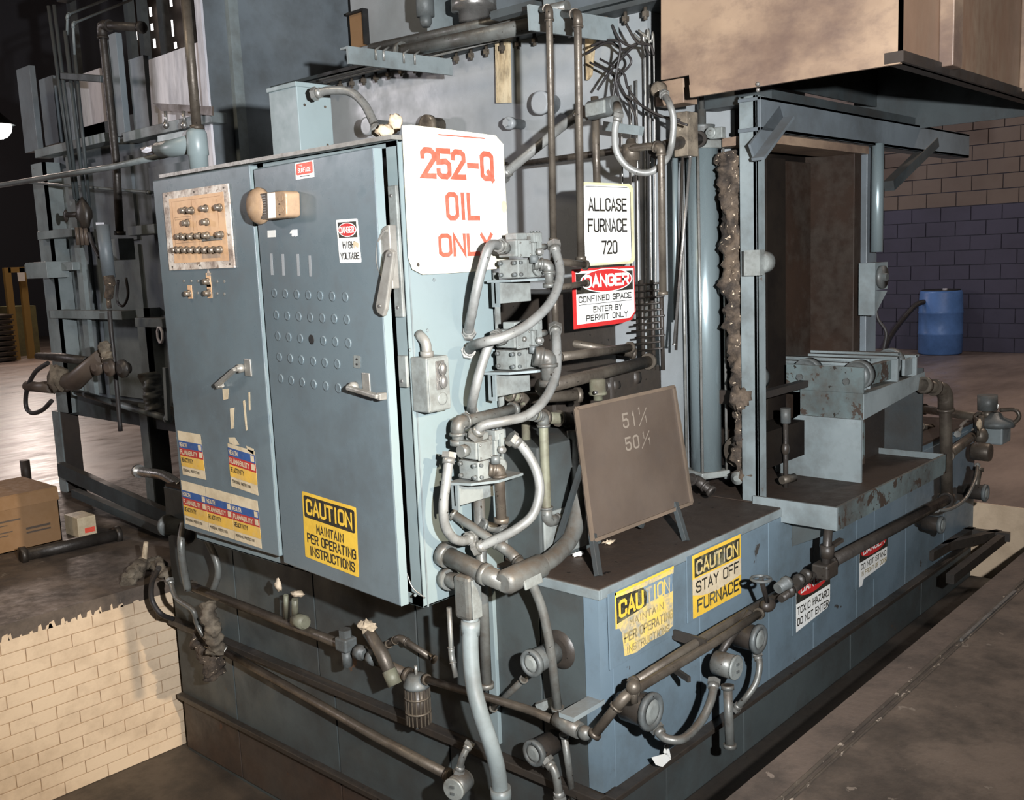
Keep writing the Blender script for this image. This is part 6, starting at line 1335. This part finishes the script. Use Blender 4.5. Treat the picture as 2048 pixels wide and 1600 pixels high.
MB().beam(G(331,735,x=2.7), G(336,840,x=2.7), .02, .03).build('upright_channel', M['frame'], lf)
# floor level frame and clutter
for i, (a_, b_, z_) in enumerate((((122,938),(345,1040), .14), ((150,985),(330,1062), .05))):
    tag(MB().beam(G(*a_, x=2.95-.2*i), G(*b_, x=2.95-.2*i), .05, .10 if i == 0 else .05).build('base_rail', M['dark']), ('heavy grey floor rail running from the left furnace leg toward the cabinet', 'lower dark floor rail in front of the heavy one')[i], 'rail')
yb_ = 5.93; a_, b_ = G(-6, 985, y=yb_), G(122, 963, y=yb_)
cx = thing('cardboard_box', 'closed brown cardboard box on the dirty floor at the left edge', 'box', (1.4, yb_, 0))
hb = G(60, 985, y=yb_).z
xr = G(125, 1080, y=yb_).x
for k_ in (0,): 
    MB().box(1.35, yb_, 0, xr, yb_+.006, hb).build('front_panel', M['card'], cx); MB().box(xr-.006, yb_, 0, xr, yb_+.5, hb).build('side_panel', M['card'], cx)
    MB().box(1.35, yb_+.494, 0, xr, yb_+.5, hb).build('back_panel', M['card'], cx); MB().box(1.35, yb_, 0, xr, yb_+.5, .006).build('bottom', M['card'], cx)
    MB().box(1.35, yb_, hb, xr, yb_ + .5, hb + .006).build('lid_flaps', M['card'], cx)
    MB().prism([(1.35, yb_, hb), (xr, yb_, hb), (xr, yb_-.015, hb-.07), (1.35, yb_-.02, hb-.07)], (0,-.003,0)).build('flap', M['card'], cx)
    fr = Frame((1.9, yb_-.001, hb), (xr, yb_-.001, hb), (1.9, yb_-.001, 0))
    for u0, v0, u1, v1 in ((.25,.42,.55,.45),(.18,.50,.40,.515),(.60,.62,.88,.66),(.60,.70,.88,.73),(.15,.62,.45,.64),(.15,.68,.40,.70)): fr.rect('print', u0, v0, u1, v1, M['tin'], cx, 1)
cs = thing('small_carton', 'small white carton with an orange stripe by the brown box', 'box', G(180,1075,z=.0))
q0, q1 = G(158,1076,z=0), G(202,1070,z=0); MB().box(q0.x, q0.y, 0, q1.x, q0.y+.18, .12).build('carton', S['cream'], cs, bev=.002)
MB().box(q0.x + .04, q0.y-.001, .02, q1.x - .01, q0.y, .05).build('orange_stripe', S['orange'], cs)
pipe('loose_pipe', 'dark loose pipe lying on the floor in front of the brown box', 'pipe', [G(40,1112,z=.035), G(240,1068,z=.035)], .035, M['grimepipe'])
tag(MB().cyl(G(55,972,z=.0), G(55,972,z=.0) + V((0,0,.20)), .035, n=18).build('pipe_stub', M['rustdark']), 'short dark pipe stub standing on the floor behind the brown box', 'pipe')
# far background, left edge
t = thing('yellow_rack', 'yellow steel rack far off at the left edge', 'rack', G(30,600,y=20))
for px in (22, 52): p_ = G(px, 600, y=20); MB().box(p_.x-.06, 20, 0, p_.x+.06, 20.1, G(px,535,y=20).z).build('post', M['yellowrack'], t)
p_, q_ = G(16,535,y=20), G(56,538,y=20); MB().box(p_.x, 20, p_.z-.1, q_.x, 20.1, p_.z).build('beam', M['yellowrack'], t)
p_, q_ = G(38,545,y=19.9), G(54,562,y=19.9); MB().box(p_.x, 19.97, q_.z, q_.x, 19.99, p_.z).build('notice', S['white'], t, label='small white notice')
t = thing('steel_bin', 'olive steel bin behind the stacked trays at the left edge', 'bin', G(45,720,y=11.5))
yT = G(50,712,z=0).y; p_, q_ = G(35,712,y=yT), G(72,712,y=yT); MB().box(p_.x, yT, 0, q_.x+.1, yT + .9, G(50,612,y=yT).z).build('bin', surf('olive_paint', (0.16,0.15,0.06), rough=.6), t)
for i in range(9):
    yT = G(17, 724, z=0).y; z_ = .02 + i*.10; p_, q_ = G(-20, 720, y=yT), G(34, 720, y=yT)
    if i == 0:
        tr0 = thing('steel_tray', 'dark steel tray, lowest of the stack at the far left edge', 'tray', (p_.x, yT, z_), 'steel trays stacked at the far left')
        c1 = MB().box(p_.x, yT, z_, q_.x, yT + .8, z_+.07).build('tray', M['grime'], tr0, bev=.01)
        c2 = MB().box(p_.x, yT - .02, z_+.055, q_.x + .02, yT + .82, z_+.075).build('lip', M['pipe'], tr0)
    else:
        r_ = tr0.copy(); COL.objects.link(r_); r_['label'] = 'dark steel tray, %s of the stack at the far left edge' % ['','second from the bottom','third from the bottom','fourth from the bottom','middle one','fourth from the top','third from the top','second from the top','topmost'][i]; r_['_b'] = (p_.x, yT, z_); r_.location = (p_.x, yT, z_)
        for c_ in (c1, c2): d = c_.copy(); COL.objects.link(d); d.parent = r_; d.location = c_.location
for o in COL.objects:
    if '_b' in o: del o['_b']
